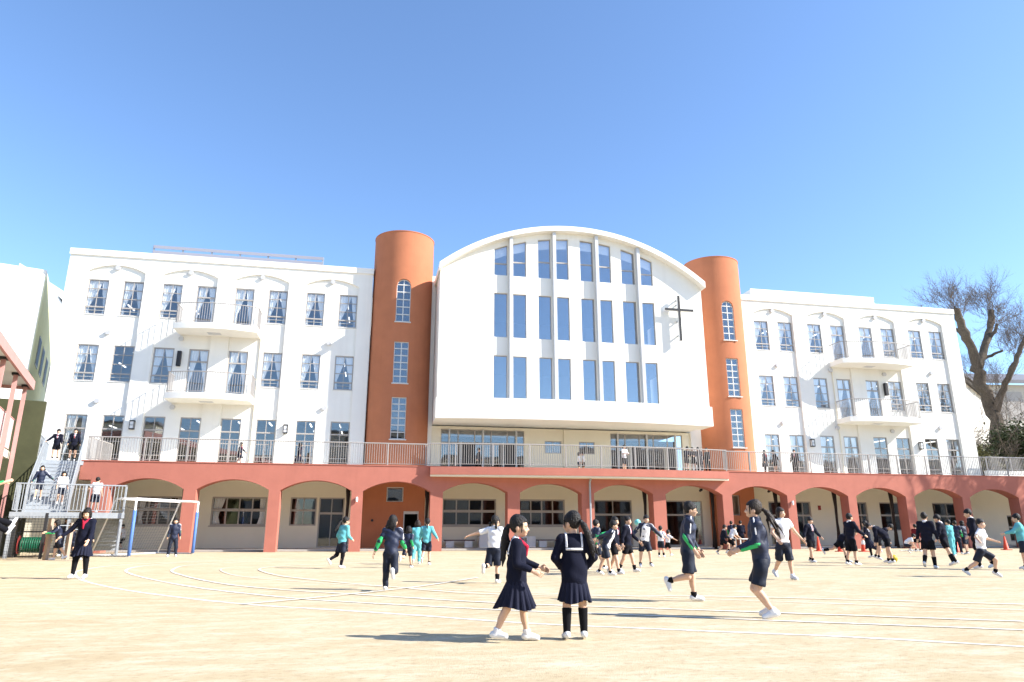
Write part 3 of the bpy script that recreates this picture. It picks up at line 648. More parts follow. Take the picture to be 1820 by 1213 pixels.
bx('back_wall', mat('shaded_olive', (.15, .16, .075), .9, var=.2, vscale=1.5), wk, -1.2, 24, -5.4, -5.1, 0, 6.99)  # green wall coloured dark to stand for the shaded interior
bx('recess_shade_wall', mat('recess_shade', (.07, .072, .035), .9, var=.3, vscale=1.), wk, -1.6, -1.3, -7, .35, 0, 6.6)  # added dark wall standing in for the shaded recess behind the posts
for i in range(4): bx('back_window', M_dark, wk, 1+3*i, 3+3*i, -5.09, -5.05, 4.6, 6.3)
# climbing net posts and dark mesh fence in front of the stair
fn = empty('mesh_fence', (-13.2, -7.0, 0), 'dark wire mesh fence panel with black posts in front of the stair landing', 'fence', rz=R(10))
for x in (-1.9, -.75, 1.25, 2.35): bx('post', M_dark, fn, x-.045, x+.045, -.045, .045, 0, 1.66)
mb = MB()
for i in range(42): x = -1.9+4.25*i/41; mb.box(x-.004, x+.004, -.004, .004, .05, 1.55)
for i in range(16): z = .08+1.45*i/15; mb.box(-1.9, 2.35, .005, .012, z-.004, z+.004)
mb.build('mesh', M_dark, fn)['kind'] = 'stuff'
bx('end_board', M_dark, fn, 2.30, 2.62, .06, .12, 0, 1.70)
bx('back_screen', mat('dusty_black', (.05, .048, .045), .8, var=.3, vscale=4), fn, -1.9, -.3, .9, .96, .03, 1.45)

# ------------------------------------------------------------------ hose reel
hp = onZ(52, 993); hp = np.array([-12.55, -9.1, 0])
hp = onY(54, 975, -5.1)
hr = empty('hose_reel', (hp[0], hp[1], 0), 'green garden hose wound on a red wheeled reel cart under the landing', 'hose reel', rz=R(12))
gh = mat('green_hose', (.006, .11, .055), .5, var=.2, vscale=8); rd = mat('red_enamel', (.30, .035, .03), .5, var=.2, vscale=5)  # hose green darkened in colour to imitate shade under the landing
for k in range(9):
    t = MB(); xx = -.30+.075*k; pp = [(xx, .27*math.cos(q), .48+.27*math.sin(q)) for q in np.linspace(0, 2*math.pi, 25)]
    t.sweep(pp, .036, 6, cap=False); t.build('hose_coil', gh, hr, smooth=True)
for sx in (-1, 1):
    t = MB(); t.lathe([(0.001, -.012), (.36, -.012), (.36, .012), (.001, .012)], 22); t.v = [(sx*.40+z, x, .48+y) for x, y, z in t.v]; t.build('reel_flange', rd, hr)
    t = MB(); t.sweep([(sx*.5, -.1, .02), (sx*.5, -.05, .95), (sx*.5, .38, .98), (sx*.5, .4, .02)], .022, 6); t.build('frame', M_dark, hr)
    t = MB(); t.lathe([(.02, -.03), (.11, -.03), (.11, .03), (.02, .03)], 14); t.v = [(sx*.55+z, .38+x, .11+y) for x, y, z in t.v]; t.build('wheel', M_dark, hr)
t = MB(); t.sweep([(-.5, .38, .98), (.5, .38, .98)], .022, 6); t.sweep([(-.5, 0, .48), (.5, 0, .48)], .03, 8); t.build('axle', M_dark, hr)
t = MB(); t.lathe([(.001, -.1), (.06, -.1), (.08, .05), (.03, .1), (.001, .1)], 10, (.62, -.1, .62)); t.build('valve', mat('brass', (.6, .4, .03), .4), hr)

# ------------------------------------------------------------------ gymnastics bars
bp_ = onZ(80, 996)
hb_ = empty('horizontal_bars', (bp_[0], bp_[1], 0), 'low exercise bars with square tan posts beside the stair', 'exercise bar', rz=R(-118))
tan = mat('tan_post', (.36, .28, .215), .6, var=.1, vscale=5)
for i, (x, h) in enumerate(((0, 1.42), (-.85, 1.28), (-1.7, 1.1))):
    b = MB(); b.box(x-.065, x+.065, -.065, .065, 0, h); b.box(x-.05, x+.05, -.05, .05, h, h+.02); b.build('post', tan, hb_)
for x0_, x1_, h in ((-.066, -.785, 1.2), (-.915, -1.635, 1.06)):
    b = MB(); b.sweep([(x0_, 0, h), (x1_, 0, h)], .017, 8); b.build('bar', M_galv, hb_)
hk = CAM+ray(-48, 950)*12.4
hb2 = empty('horizontal_bars', (hk[0]+.36, hk[1]-.08, 0), 'exercise bar a child hangs from at the yard edge', 'exercise bar', rz=-YAW)
for x in (-.28, -1.6): bx('post', tan, hb2, x-.05, x+.05, -.05, .05, 0, 1.75)
b = MB(); b.sweep([(-.23, 0, 1.66), (-1.55, 0, 1.66)], .017, 8); b.build('bar', M_galv, hb2)

# ------------------------------------------------------------------ football goal
gA, gB = onY(234, 950, -5.2), onY(346, 950, -1.9)
gl = empty('football_goal', (gA[0], -5.2, 0), 'white football goal with blue padded posts in front of the arcade', 'goal', rz=math.atan2(3.3, gB[0]-gA[0]))
bl = mat('blue_padding', (.10, .21, .56), .55, var=.12, vscale=5, bump=.2, bscale=20)
GWd = math.hypot(3.3, gB[0]-gA[0]); GH = 2.28; GD = 1.9
for x in (0, GWd):
    b = MB(); b.sweep([(x, 0, 0), (x, 0, GH)], .043, 10); po_ = b.build('post', M_whitep, gl, smooth=True)
    b = MB(); b.sweep([(x, 0, .04), (x, 0, .9), (x, 0, 1.82)], [.07, .067, .07], 12); b.build('post_pad', bl, po_, smooth=True)
    b = MB(); b.sweep([(x, 0, GH), (x, .95, GH+.02), (x, 1.05, GH-.08), (x, GD, .03)], .034, 8); b.build('stay', M_whitep, gl, smooth=True)
    b = MB(); b.sweep([(x, 0, .03), (x, GD, .03)], .03, 8); b.build('ground_bar', M_whitep, gl)
b = MB(); b.sweep([(0, 0, GH), (GWd, 0, GH)], .043, 10); b.build('crossbar', M_whitep, gl, smooth=True)
b = MB(); b.sweep([(0, 1.0, GH), (GWd, 1.0, GH)], .034, 8); b.build('rear_bar', M_whitep, gl, smooth=True)
b = MB(); b.sweep([(0, GD, .03), (GWd, GD, .03)], .03, 8); b.build('ground_bar', M_whitep, gl)
nb_ = MB()
for i in range(24):
    x = GWd*(i+.5)/24; nb_.sweep([(x, 1.02, GH-.06), (x, 1.4, 1.1-.05*math.sin(i)), (x, GD, .05)], .004, 3)
for i in range(18):
    t = (i+.5)/18; y = 1.02+(GD-1.02)*t; z = (GH-.06)*(1-t)+.05*t; nb_.sweep([(0, y, z), (GWd/2, y+.05, z-.03), (GWd, y, z)], .004, 3)
nb_.build('net', mat('net_cord', (.12, .12, .12), .8), gl)['kind'] = 'stuff'
b = MB(); b.sweep([(.05, .85, GH-.1), (.1, .9, GH-.35), (.5, .9, GH-.3), (1.0, .85, GH-.42), (1.7, .85, GH-.3), (2.3, .8, GH-.1)], .012, 5); b.build('net_cord', M_dark, gl)

# ------------------------------------------------------------------ benches, white stand, tables, cones, balls, hoops
brown = mat('brown_seat', (.13, .055, .05), .6, var=.15, vscale=5)
for i, (a, c, lab) in enumerate(((788, 843, 'brown topped bench with white block legs between the door arch and the white stand'), (954, 1003, 'brown topped bench with white block legs under the arch beside the downpipe'))):
    xa, xb = float(onY(a, 965, 3.4)[0]), float(onY(c, 965, 3.4)[0])
    be = empty('bench', ((xa+xb)/2, 3.4, .10), lab, 'bench', 'benches under the arcade')
    h = (xb-xa)/2; b = MB(); b.box(-h, h, -.2, .2, .36, .41); b.build('seat', brown, be)
    for s_ in (-1, 1): bx('leg', M_whitep, be, s_*h*.6-.22, s_*h*.6+.22, -.16, .16, 0, .359)
xa, xb = float(onY(851, 957, 3.2)[0]), float(onY(950, 957, 3.2)[0])
ws = empty('white_stand', ((xa+xb)/2, 3.2, .10), 'long white plinth stand with an open kneehole under the arch', 'stand')
h = (xb-xa)/2; bx('top', M_whitep, ws, -h, h, -.25, .25, .52, .60); bx('side', M_whitep, ws, -h, -h+.5, -.24, .24, 0, .519); bx('side', M_whitep, ws, h-.5, h, -.24, .24, 0, .519); bx('back', M_whitep, ws, -h+.501, h-.501, .15, .24, 0, .519); bx('upstand', M_whitep, ws, -h+.1, h*.2, .26, .36, 0, 1.0)
tp = onZ(1362, 981); tb = empty('folding_table', (20.4, -1.0, 0), 'low white table by the arch pier where children crowd', 'table')
bx('table_top', M_whitep, tb, -.9, .6, -.3, .3, .56, .60)
for sx, sy in ((-.84, -.25), (.54, -.25), (-.84, .25), (.54, .25)): bx('leg', M_whitep, tb, sx-.025, sx+.025, sy-.025, sy+.025, 0, .559)
cone_m = mat('cone_orange', (.72, .075, .03), .5, var=.12, vscale=6); wht = M_whitep
for k, (x, y, dx, hh, lab) in enumerate(((1456, 980, 0, .72, 'orange traffic cone beside the boy in a red tie'), (1494, 981, 0, .62, 'short orange traffic cone behind the bending boy'),
        (1536, 981, 0, .74, 'orange traffic cone beside the girl in the sailor skirt'), (1701, 982, 0, .9, 'tall orange traffic cone beside the child in a navy tracksuit'), (1789, 978, 0, .72, 'orange traffic cone behind the running boy in a white shirt'))):
    p = onZ(x, y); p[1] = min(p[1], -1.2)
    cn = empty('traffic_cone', (p[0], p[1], 0), lab, 'traffic cone', 'orange traffic cones near the arcade')
    b = MB(); b.box(-.19, .19, -.19, .19, 0, .035); b.build('base', cone_m, cn)
    b = MB(); b.lathe([(.15, .036), (.13, .06), (.028, hh), (.001, hh)], 18); b.build('cone_body', cone_m, cn, smooth=True)
    if k == 2:
        b = MB(); f = lambda z: .137-(.102)*(z-.05)/(hh-.05); b.lathe([(f(.35)+.004, .35), (f(.55)+.004, .55)], 18); b.build('reflective_band', wht, cn, smooth=True)
def ball(name, c, r, m, lab, panels):
    o = MB(); o.lathe([(r*math.sin(math.pi*i/14)+1e-4, -r*math.cos(math.pi*i/14)) for i in range(15)], 20); b_ = o.build(name, m, smooth=True); b_.location = c
    tag(b_, lab, 'ball')
    q = MB(); a = np.linspace(0, 2*math.pi, 25)
    for ax in range(2): q.sweep([((r*math.cos(t), r*math.sin(t)*.5, r*math.sin(t)*.866) if ax else (r*math.sin(t)*.3, r*math.cos(t), r*math.sin(t)*.954)) for t in a], .004, 4, cap=False)
    q.build('seam', panels, b_)
c = onZ(1589, 1000); ball('football', (c[0], c[1], .125), .125, mat('gold_ball', (.55, .42, .03), .4, var=.25, vscale=9), 'gold and yellow football between the feet of the bending boy', M_dark)
c = CAM+ray(1133, 929)*(22.6/ (ray(1133, 929)@_fw)); ball('play_ball', tuple(c), .105, mat('teal_ball', (.18, .55, .52), .5, var=.1, vscale=6), 'pale teal ball in the air beside the laughing boy', M_whitep)
for k, (x, y) in enumerate(((1616, 980), (1626, 981), (1640, 980))):
    p = onZ(x, y); p[1] = min(p[1], -1.0); q = MB(); q.sweep([(.42*math.cos(t), .42*math.sin(t), .02+.03*k) for t in np.linspace(0, 2*math.pi, 29)], .016, 6, cap=False)
    o = q.build('hoop', mat('hoop_plastic', (.62, .64, .58), .5), smooth=True); o.location = (p[0], p[1], 0); tag(o, ('lowest', 'middle', 'topmost')[k]+' of the pale plastic hoops lying on the sand near the arch pier', 'hoop', 'hoops on the ground')
# small fittings in the arcade
for (px, py) in ((1245, 882), (1366, 876)):
    p = onY(px, py, 3.0); b = MB(); b.sweep([(p[0], 3.0, 3.715), (p[0], 3.0, 3.40)], .02, 6); b.obox((p[0], 2.9, 3.36), (.05, 0, 0), (0, .14, -.04), (0, .02, .05)); b.build('security_camera', M_dark, school)
p = onY(1456, 903, YG); bx('fire_alarm', rd, school, p[0]-.09, p[0]+.09, YG-.05, YG-.003, p[2]-.14, p[2]+.14)

# ------------------------------------------------------------------ neighbouring buildings
A_ = math.atan2(.319, .948)
olive = mat('pale_green_render', (.85, .83, .55), .9, var=.12, vscale=.7, streak=.2)
nbld = empty('neighbour_building', (-18.6, 4.4, 0), 'tall white building with pale green flank behind the covered walkway', 'building', rz=A_)
b = MB(); b.box(-26, 0, 0, 20, 0, 15.2); b.build('wall', M_white, nbld)
b = MB(); b.box(.001, .03, .02, 19.9, 0, 14.9); b.build('flank_wall', olive, nbld)
for i, y in enumerate((2.2, 5.0, 8.2, 11.5)):
    b = MB(); b.box(.031, .06, y, y+1.5, 10.2, 11.9); f = b.build('window', M_frame, nbld); bx('pane', M_dark, f, .061, .07, y+.1, y+1.4, 10.3, 11.8)
fa, fb = onY(90, 503, 34), onY(132, 530, 34)
far = empty('distant_building', (fa[0], 34, 0), 'white block with a recessed dark window seen past the green flank', 'building')
b = MB(); wx_ = fb[0]-fa[0]; b.prism([(-3, 0, 0), (wx_, 0, 0), (wx_, 0, fb[2]), (-3, 0, fa[2]+3*(fa[2]-fb[2])/wx_)], (0, 8, 0)); b.build('wall', M_white, far)
wa, wb = onY(103, 526, 33.9), onY(122, 560, 33.9)
b = MB(); b.prism([(wa[0]-fa[0], -.05, wa[2]), (wb[0]-fa[0], -.05, wa[2]-1.0), (wb[0]-fa[0], -.05, wb[2])], (0, .04, 0)); b.build('window', M_dark, far)
# house and roofs beyond the right wing
tile = mat('grey_tile', (.20, .20, .22), .7, var=.25, vscale=6, bump=.4, bscale=25); beige = mat('beige_wall', (.58, .54, .47), .85, var=.08)
hq = onY(1704, 645, 18); hs = empty('house', (hq[0]-2, hq[1], 0), 'white house with grey roof behind the bare tree', 'house', rz=math.atan2(.61, .79))
hz0 = float(hq[2])
b = MB(); b.box(-2, 30, 0, 12, 0, hz0); b.build('wall', M_inner, hs)
b = MB(); b.prism([(-2.6, -.7, hz0-.1), (-2.6, 6, hz0+2.6), (-2.6, 12.7, hz0-.1), (-2.6, 12.7, hz0+.15), (-2.6, 6, hz0+2.9), (-2.6, -.7, hz0+.2)], (33.2, 0, 0)); b.build('roof', tile, hs)
for i in range(6): b = MB(); b.box(1+4*i, 2.6+4*i, -.04, -.003, hz0-3, hz0-1.4); b.build('window', M_frame, hs)
h2 = empty('house', (72, 42, 0), 'grey roofed hall with glazed gable beyond the white house', 'house', rz=R(-8))
b = MB(); b.box(-2, 26, 0, 14, 0, 20); b.build('wall', beige, h2)
b = MB(); b.prism([(-3, -1, 20), (27, -1, 20), (27, 15, 24.5), (-3, 15, 24.5)], (0, 0, .5)); b.build('roof', tile, h2)
for i in range(9): bx('window', M_frame, h2, .5+2.7*i, 2.8+2.7*i, -.06, -.003, 15.2, 19)

# ------------------------------------------------------------------ trees
bark = mat('bark', (.155, .125, .095), .95, var=.45, vscale=7, bump=.7, bscale=18)
twig = mat('twig_bark', (.19, .15, .12), .9, var=.3, vscale=5)
V3_ = lambda *a: np.array(a, float)
def bare_tree(name, limbs, heads, lab, group, tw=26, tl=(1.6, 3.2), seed=1, tr=.022):
    rr = random.Random(seed); base = np.array(limbs[0][0][0]); base[2] = 0
    root = empty(name, tuple(base), lab, 'tree', group)
    b = MB()
    for pts, r0, r1 in limbs:
        P = smooth_path(pts, 4); k = len(P)
        b.sweep([p-base+np.array([rr.gauss(0, r1*.25) for _ in range(3)])*(0 if i == 0 else 1) for i, p in enumerate(P)], [(r0+(r1-r0)*i/(k-1))*rr.uniform(.9, 1.12) for i in range(k)], 9)
    b.build('trunk', bark, root, smooth=True)
    t = MB()
    def shoot(p, d, ln, r, lev):
        n = 5; path = [p]; q = p.copy(); dd = d.copy()
        for i in range(n):
            dd = dd+np.array([rr.gauss(0, .16), rr.gauss(0, .16), rr.gauss(.05, .12)]); dd /= np.linalg.norm(dd); q = q+dd*ln/n; path.append(q)
            if lev > 0 and i > 0:
                for _ in range(2 if lev == 2 else 2):
                    e = dd+np.array([rr.gauss(0, .6), rr.gauss(0, .6), rr.gauss(.1, .5)]); e /= np.linalg.norm(e); shoot(q, e, ln*rr.uniform(.3, .6), r*.6, lev-1)
        t.sweep([x-base for x in path], [r*(1-.75*i/n) for i in range(n+1)], 3, cap=False)
    for (p, axis, spread, cnt) in heads:
        for _ in range(cnt):
            a = np.array(axis)/np.linalg.norm(axis)+np.array([rr.gauss(0, spread) for _ in range(3)]); a /= np.linalg.norm(a)
            shoot(np.array(p)+np.array([rr.gauss(0, .18) for _ in range(3)]), a, rr.uniform(*tl), tr, 2)
    t.build('crown', twig, root, flip_fix=False)
    return root
TY = 12
def tp_(x, y, dy=0): return onY(x, y, TY+dy)
g0_ = tp_(1800, 880); g0_[2] = 0
limbs = [([g0_, tp_(1790, 835), tp_(1776, 790), tp_(1762, 735), tp_(1750, 690), tp_(1737, 648)], .62, .42),
         ([tp_(1739, 655), tp_(1722, 610, -.5), tp_(1708, 575, -.8), tp_(1699, 549, -1)], .40, .28),
         ([tp_(1739, 652), tp_(1749, 622, .5), tp_(1758, 585, .8), tp_(1761, 552, 1)], .36, .22),
         ([tp_(1768, 745), tp_(1780, 700, -1), tp_(1796, 665, -2), tp_(1808, 636, -2.5), tp_(1822, 600, -3)], .32, .16),
         ([tp_(1761, 735), tp_(1748, 700, 1.5), tp_(1738, 690, 2), tp_(1720, 672, 2.5)], .2, .1),
         ([tp_(1754, 605, .6), tp_(1768, 590, .2), tp_(1772, 575, 0)], .2, .1),
         ([tp_(1745, 640, 1), tp_(1762, 632, 0), tp_(1783, 622, -1)], .17, .09),
         ([tp_(1718, 600, -.5), tp_(1703, 588, 0), tp_(1694, 584, .4)], .2, .12)]
heads = [(tp_(1699, 548, -1), (-.5, 0, 1), .45, 13), (tp_(1688, 556, -1), (-.9, 0, .8), .45, 14), (tp_(1708, 572, -.8), (-.2, -.3, 1), .5, 12), (tp_(1760, 550, 1), (0, 0, 1), .48, 20), (tp_(1750, 560, 1), (-.7, 0, .9), .4, 12), (tp_(1772, 574, 0), (.8, 0, .9), .45, 18),
         (tp_(1783, 622, -1), (.6, 0, .8), .5, 10), (tp_(1808, 636, -2.5), (.4, 0, 1), .5, 18), (tp_(1820, 602, -3), (.1, 0, 1), .5, 20), (tp_(1720, 672, 2.5), (-.6, 0, .7), .6, 12), (tp_(1775, 705, -1), (.3, 0, .9), .7, 14), (tp_(1745, 690, 0), (-.5, 0, .9), .7, 10), (tp_(1790, 760, -1), (.2, 0, 1), .8, 16)]
bare_tree('bare_tree', limbs, heads, 'big bare pollarded tree with forked trunk behind the right end of the school', None, seed=3, tl=(1.5, 2.8), tr=.018)
for kk, (q, lab_) in enumerate(((np.array([46.5, -4.6, 0]), 'bare yard tree whose branching shadow falls across the last arches'), (np.array([52.5, -5.6, 0]), 'bare yard tree standing farther along beside the arcade end'))):
    Z_ = lambda dx, dy, z: q+np.array([dx, dy, z])
    limbs = [([Z_(0, 0, 0), Z_(.2, 0, 3), Z_(0, 0, 6)], .5, .38), ([Z_(0, 0, 5.6), Z_(-1.2, .3, 8), Z_(-2.2, .5, 10.4)], .3, .16), ([Z_(0, 0, 5.8), Z_(1.2, -.5, 8.2), Z_(1.9, -.6, 11)], .3, .15), ([Z_(0, 0, 6), Z_(.2, 1, 9), Z_(.1, 1.6, 12.2)], .28, .13), ([Z_(-1.2, .3, 8), Z_(-2.8, -.4, 9.6), Z_(-4, -.5, 10.6)], .16, .1)]
    heads = [(Z_(-2.2, .5, 10.4), (-.4, 0, 1), .5, 4), (Z_(1.9, -.6, 11), (.4, 0, 1), .5, 4), (Z_(.1, 1.6, 12), (0, .2, 1), .5, 4), (Z_(-4, -.5, 10.6), (-.7, 0, .8), .5, 3)]
    _r = random.Random(5+kk)
    for i in range(15):  # extra limbs, made thick to strengthen the shadow on the arches
        p0_ = Z_(_r.uniform(-2, 2), _r.uniform(-.8, 1.2), _r.uniform(7, 10.5)); d_ = np.array([_r.gauss(0, 1.6), _r.gauss(0, 1), _r.uniform(1, 3)])
        limbs.append(([p0_, p0_+d_*.5+np.array([_r.gauss(0, .3), 0, 0]), p0_+d_], _r.uniform(.16, .26), .09)); heads.append((p0_+d_, tuple(d_), .6, 1))
    bare_tree('bare_tree', limbs, heads, lab_, 'bare yard trees beside the arcade', seed=8+kk, tl=(2, 3.4), tr=.045)
leafm = mat('dark_leaves', (.035, .055, .022), .7, var2=(.075, .085, .03), vscale=1.2); leafm2 = mat('olive_leaves', (.085, .095, .035), .7, var2=(.14, .12, .05), vscale=1.2)
def shrub(c, w, h, n, m, lab, seed, name='evergreen_shrub', group='evergreens beyond the right wing'):
    g_ = np.random.default_rng(seed); root = empty(name, tuple(c), lab, 'shrub', group)
    b = MB(); b.sweep([(0, 0, 0), (.1, 0, h*.4), (0, .1, h*.75)], [.16, .11, .04], 6); b.build('trunk', bark, root)
    K = 26; cen = np.stack([g_.normal(0, w*.33, K), g_.normal(0, w*.3, K), h*(.12+.8*g_.random(K))], 1); cen[:, :2] *= (1.15-.75*cen[:, 2:3]/h)
    i = g_.integers(0, K, n); P = cen[i]+g_.normal(0, 1, (n, 3))*np.array([w*.13, w*.13, h*.06]); P[:, 2] = np.clip(P[:, 2], .05, None)
    s_ = g_.uniform(.07, .17, n); a = g_.normal(0, 1, (n, 3)); a /= np.linalg.norm(a, axis=1, keepdims=True); d = np.cross(a, g_.normal(0, 1, (n, 3))); d /= np.linalg.norm(d, axis=1, keepdims=True)
    V = np.stack([P-a*s_[:, None], P+d*s_[:, None]*.5, P+a*s_[:, None], P-d*s_[:, None]*.5], 1).reshape(-1, 3)
    me = bpy.data.meshes.new('crown'); me.from_pydata(V.tolist(), [], [(4*k, 4*k+1, 4*k+2, 4*k+3) for k in range(n)]); me.materials.append(m)
    o = bpy.data.objects.new('crown', me); col.objects.link(o); o.parent = root
for k, (px, Y, w_, h_, m_, lab) in enumerate(((1722, 8, 3.6, 6.9, leafm2, 'low olive shrub close to the white wing corner'), (1768, 15, 4.6, 8.8, leafm, 'dark evergreen behind the bare tree trunk'),
        (1795, 14, 4.4, 9.3, leafm, 'dark evergreen right of the bare tree trunk'), (1818, 10, 4.4, 9.8, leafm, 'dark evergreen over the garden wall railing'),
        (1752, 9, 3.4, 6.8, leafm, 'dark shrub at the foot of the bare tree'), (1784, 8, 3.6, 6.6, leafm2, 'olive shrub behind the second terrace railing'))):
    p = onY(px, 820, Y); shrub((p[0], p[1], 0), w_, h_, 15000, m_, lab, 40+k)
for k, (px, Y, hh_, lab) in enumerate(((1712, 10, 9.5, 'thin bare sapling between the white wing and the big tree'), (1733, 14, 10, 'bare twiggy sapling in front of the white house'), (1800, 9, 10.5, 'bare sapling leaning right of the big tree'))):
    p = onY(px, 820, Y); p[2] = 0; r9 = random.Random(k+20)
    lb_ = [([p, p+V3_(.2, 0, hh_*.4), p+V3_(.1, .2, hh_*.7)], .12, .05)]; hd9 = []
    for j in range(7):
        q0 = p+V3_(.15, 0, hh_*(.25+.07*j)); dd_ = np.array([r9.gauss(0, 1.0), r9.gauss(0, .8), r9.uniform(.8, 1.8)]); lb_.append(([q0, q0+dd_*.5, q0+dd_], .06, .025)); hd9.append((q0+dd_, tuple(dd_), .55, 5))
    bare_tree('bare_sapling', lb_, hd9, lab, 'bare saplings beyond the right wing', seed=30+k, tl=(1.0, 2.2), tr=.018)
# houses across the street behind the photographer, which the school windows mirror
for k, (x, wd2, h, m_) in enumerate(((-62, 18, 13, beige), (-40, 17, 16, M_cream), (-19, 15, 11.5, beige), (0, 16, 15, beige), (21, 19, 12, M_cream), (44, 20, 14, beige), (70, 22, 12, M_cream), (94, 20, 13, beige), (118, 22, 12, M_cream), (142, 22, 14, beige))):
    hh = empty('apartment_house', (x, -62-3*(k % 3), 0), ('wide', 'tall', 'low', 'plain', 'long', 'broad', 'far', 'square', 'flat', 'last')[k]+' apartment house across the street mirrored in the school windows', 'house', 'houses across the street', rz=math.pi)
    b = MB(); b.box(-wd2/2, wd2/2, 0, 9, 0, h); b.build('wall', m_, hh); b = MB(); b.box(-wd2/2-.4, wd2/2+.4, -.4, 9.4, h, h+.4); b.build('roof', tile, hh)
    for r_ in range(int(h//3)):
        for c_ in range(int(wd2//3.2)): bx('window', M_dark, hh, -wd2/2+.8+3.2*c_, -wd2/2+2.6+3.2*c_, -.05, -.003, .9+3*r_, 2.5+3*r_)
# ------------------------------------------------------------------ people: signed-distance bodies and clothes, meshed with surface nets
def surface_nets(F, org, h):
    S = F < 0; nx, ny, nz = F.shape
    cs = [(i, j, k) for i in (0, 1) for j in (0, 1) for k in (0, 1)]
    sl = lambda a, i: a[i[0]:nx-1+i[0], i[1]:ny-1+i[1], i[2]:nz-1+i[2]]
    cnt = sum(sl(S, c).astype(np.int8) for c in cs); act = (cnt > 0) & (cnt < 8)
    idx = np.argwhere(act)
    if len(idx) == 0: return np.zeros((0, 3)), []
    acc = np.zeros((len(idx), 3)); num = np.zeros(len(idx))
    I, J, K = idx.T
    for c in cs:
        for ax in range(3):
            if c[ax] == 0:
                d = list(c); d[ax] = 1
                fa = F[I+c[0], J+c[1], K+c[2]]; fb = F[I+d[0], J+d[1], K+d[2]]; m = (fa < 0) != (fb < 0)
                t = np.where(m, fa/np.where(m, fa-fb, 1), 0); p = np.tile(np.array(c, float), (len(idx), 1)); p[:, ax] += t
                acc += p*m[:, None]; num += m
    V = org+h*(idx+acc/num[:, None])
    vid = np.full(act.shape, -1, np.int64); vid[I, J, K] = np.arange(len(idx))
    faces = []
    for ax in range(3):
        o1, o2 = [(1, 2), (2, 0), (0, 1)][ax]
        a = [slice(None)]*3; b = [slice(None)]*3; a[ax] = slice(0, -1); b[ax] = slice(1, None)
        sa, sb = S[tuple(a)], S[tuple(b)]; e = np.argwhere(sa != sb)
        lim = np.array(act.shape); ok = (e[:, o1] > 0) & (e[:, o2] > 0) & (e[:, o1] < lim[o1]) & (e[:, o2] < lim[o2]) & (e[:, ax] < lim[ax])
        e = e[ok]; inside = sa[e[:, 0], e[:, 1], e[:, 2]]
        def cell(d1, d2):
            q = e.copy(); q[:, o1] -= d1; q[:, o2] -= d2; return vid[q[:, 0], q[:, 1], q[:, 2]]
        Q = np.stack([cell(1, 1), cell(0, 1), cell(0, 0), cell(1, 0)], 1)
        Q = np.where(inside[:, None], Q, Q[:, ::-1]); faces.append(Q[(Q >= 0).all(1)])
    return V, np.concatenate(faces)
def sd_prim(p, P):
    t = p[0]
    if t in 'ck':
        a, b, r1, r2 = p[1:5]; ba = b-a; L2 = ba@ba+1e-12; pa = P-a; s = np.clip(pa@ba/L2, 0, 1)
        d = np.linalg.norm(pa-s[..., None]*ba, axis=-1)-(r1+(r2-r1)*s)
        if t == 'k': d = np.maximum(d, ((P-b)@ba)/math.sqrt(L2))
        return d
    c, Rm, r = p[1:4]; q = (P-c)@Rm; k0 = np.linalg.norm(q/r, axis=-1); k1 = np.linalg.norm(q/(r*r), axis=-1)
    return k0*(k0-1)/(k1+1e-9)
def sd_union(prims, P, k):
    D = None
    for p in prims:
        d = sd_prim(p, P)
        if D is None: D = d
        elif k <= 0: D = np.minimum(D, d)
        else: h = np.clip(.5+.5*(D-d)/k, 0, 1); D = D+(d-D)*h-k*h*(1-h)
    return D
def sd_mesh(prims, h, k, clips=(), cuts=None, grow=0., disp=None):
    lo = np.full(3, 1e9); hi = -lo
    for p in prims:
        if p[0] in 'ck':
            for q, r in ((p[1], p[3]), (p[2], p[4])): lo = np.minimum(lo, q-r); hi = np.maximum(hi, q+r)
        else: r = np.max(p[3]); lo = np.minimum(lo, p[1]-r); hi = np.maximum(hi, p[1]+r)
    lo -= 2*h+grow; hi += 2*h+grow; n = np.ceil((hi-lo)/h).astype(int)+1
    ax = [lo[i]+h*np.arange(n[i]) for i in range(3)]
    P = np.stack(np.meshgrid(*ax, indexing='ij'), -1); D = sd_union(prims, P, k)-grow
    if disp is not None: D = D+disp(P)
    for (pt, nn) in clips: D = np.maximum(D, (P-pt)@nn)          # keep the side behind nn
    if cuts is not None: D = np.maximum(D, cuts(P))
    return surface_nets(D, lo, h)
def add_mesh(name, V, Fc, m, parent, extra=None):
    V = V.tolist(); Fc = [tuple(f) for f in np.asarray(Fc).tolist()]
    if extra: n = len(V); V += extra.v; Fc += [tuple(i+n for i in f) for f in extra.f]
    if not Fc: return None
    me = bpy.data.meshes.new(name); me.from_pydata(V, [], Fc); me.materials.append(m); me.polygons.foreach_set('use_smooth', [True]*len(me.polygons))
    o = bpy.data.objects.new(name, me); col.objects.link(o); o.parent = parent; return o
def rx(a): c, s = math.cos(a), math.sin(a); return np.array([[1, 0, 0], [0, c, -s], [0, s, c]])
def ry(a): c, s = math.cos(a), math.sin(a); return np.array([[c, 0, s], [0, 1, 0], [-s, 0, c]])
def rz_(a): c, s = math.cos(a), math.sin(a); return np.array([[c, -s, 0], [s, c, 0], [0, 0, 1]])
V3 = lambda *a: np.array(a, float)
unit = lambda v: v/(np.linalg.norm(v)+1e-9)

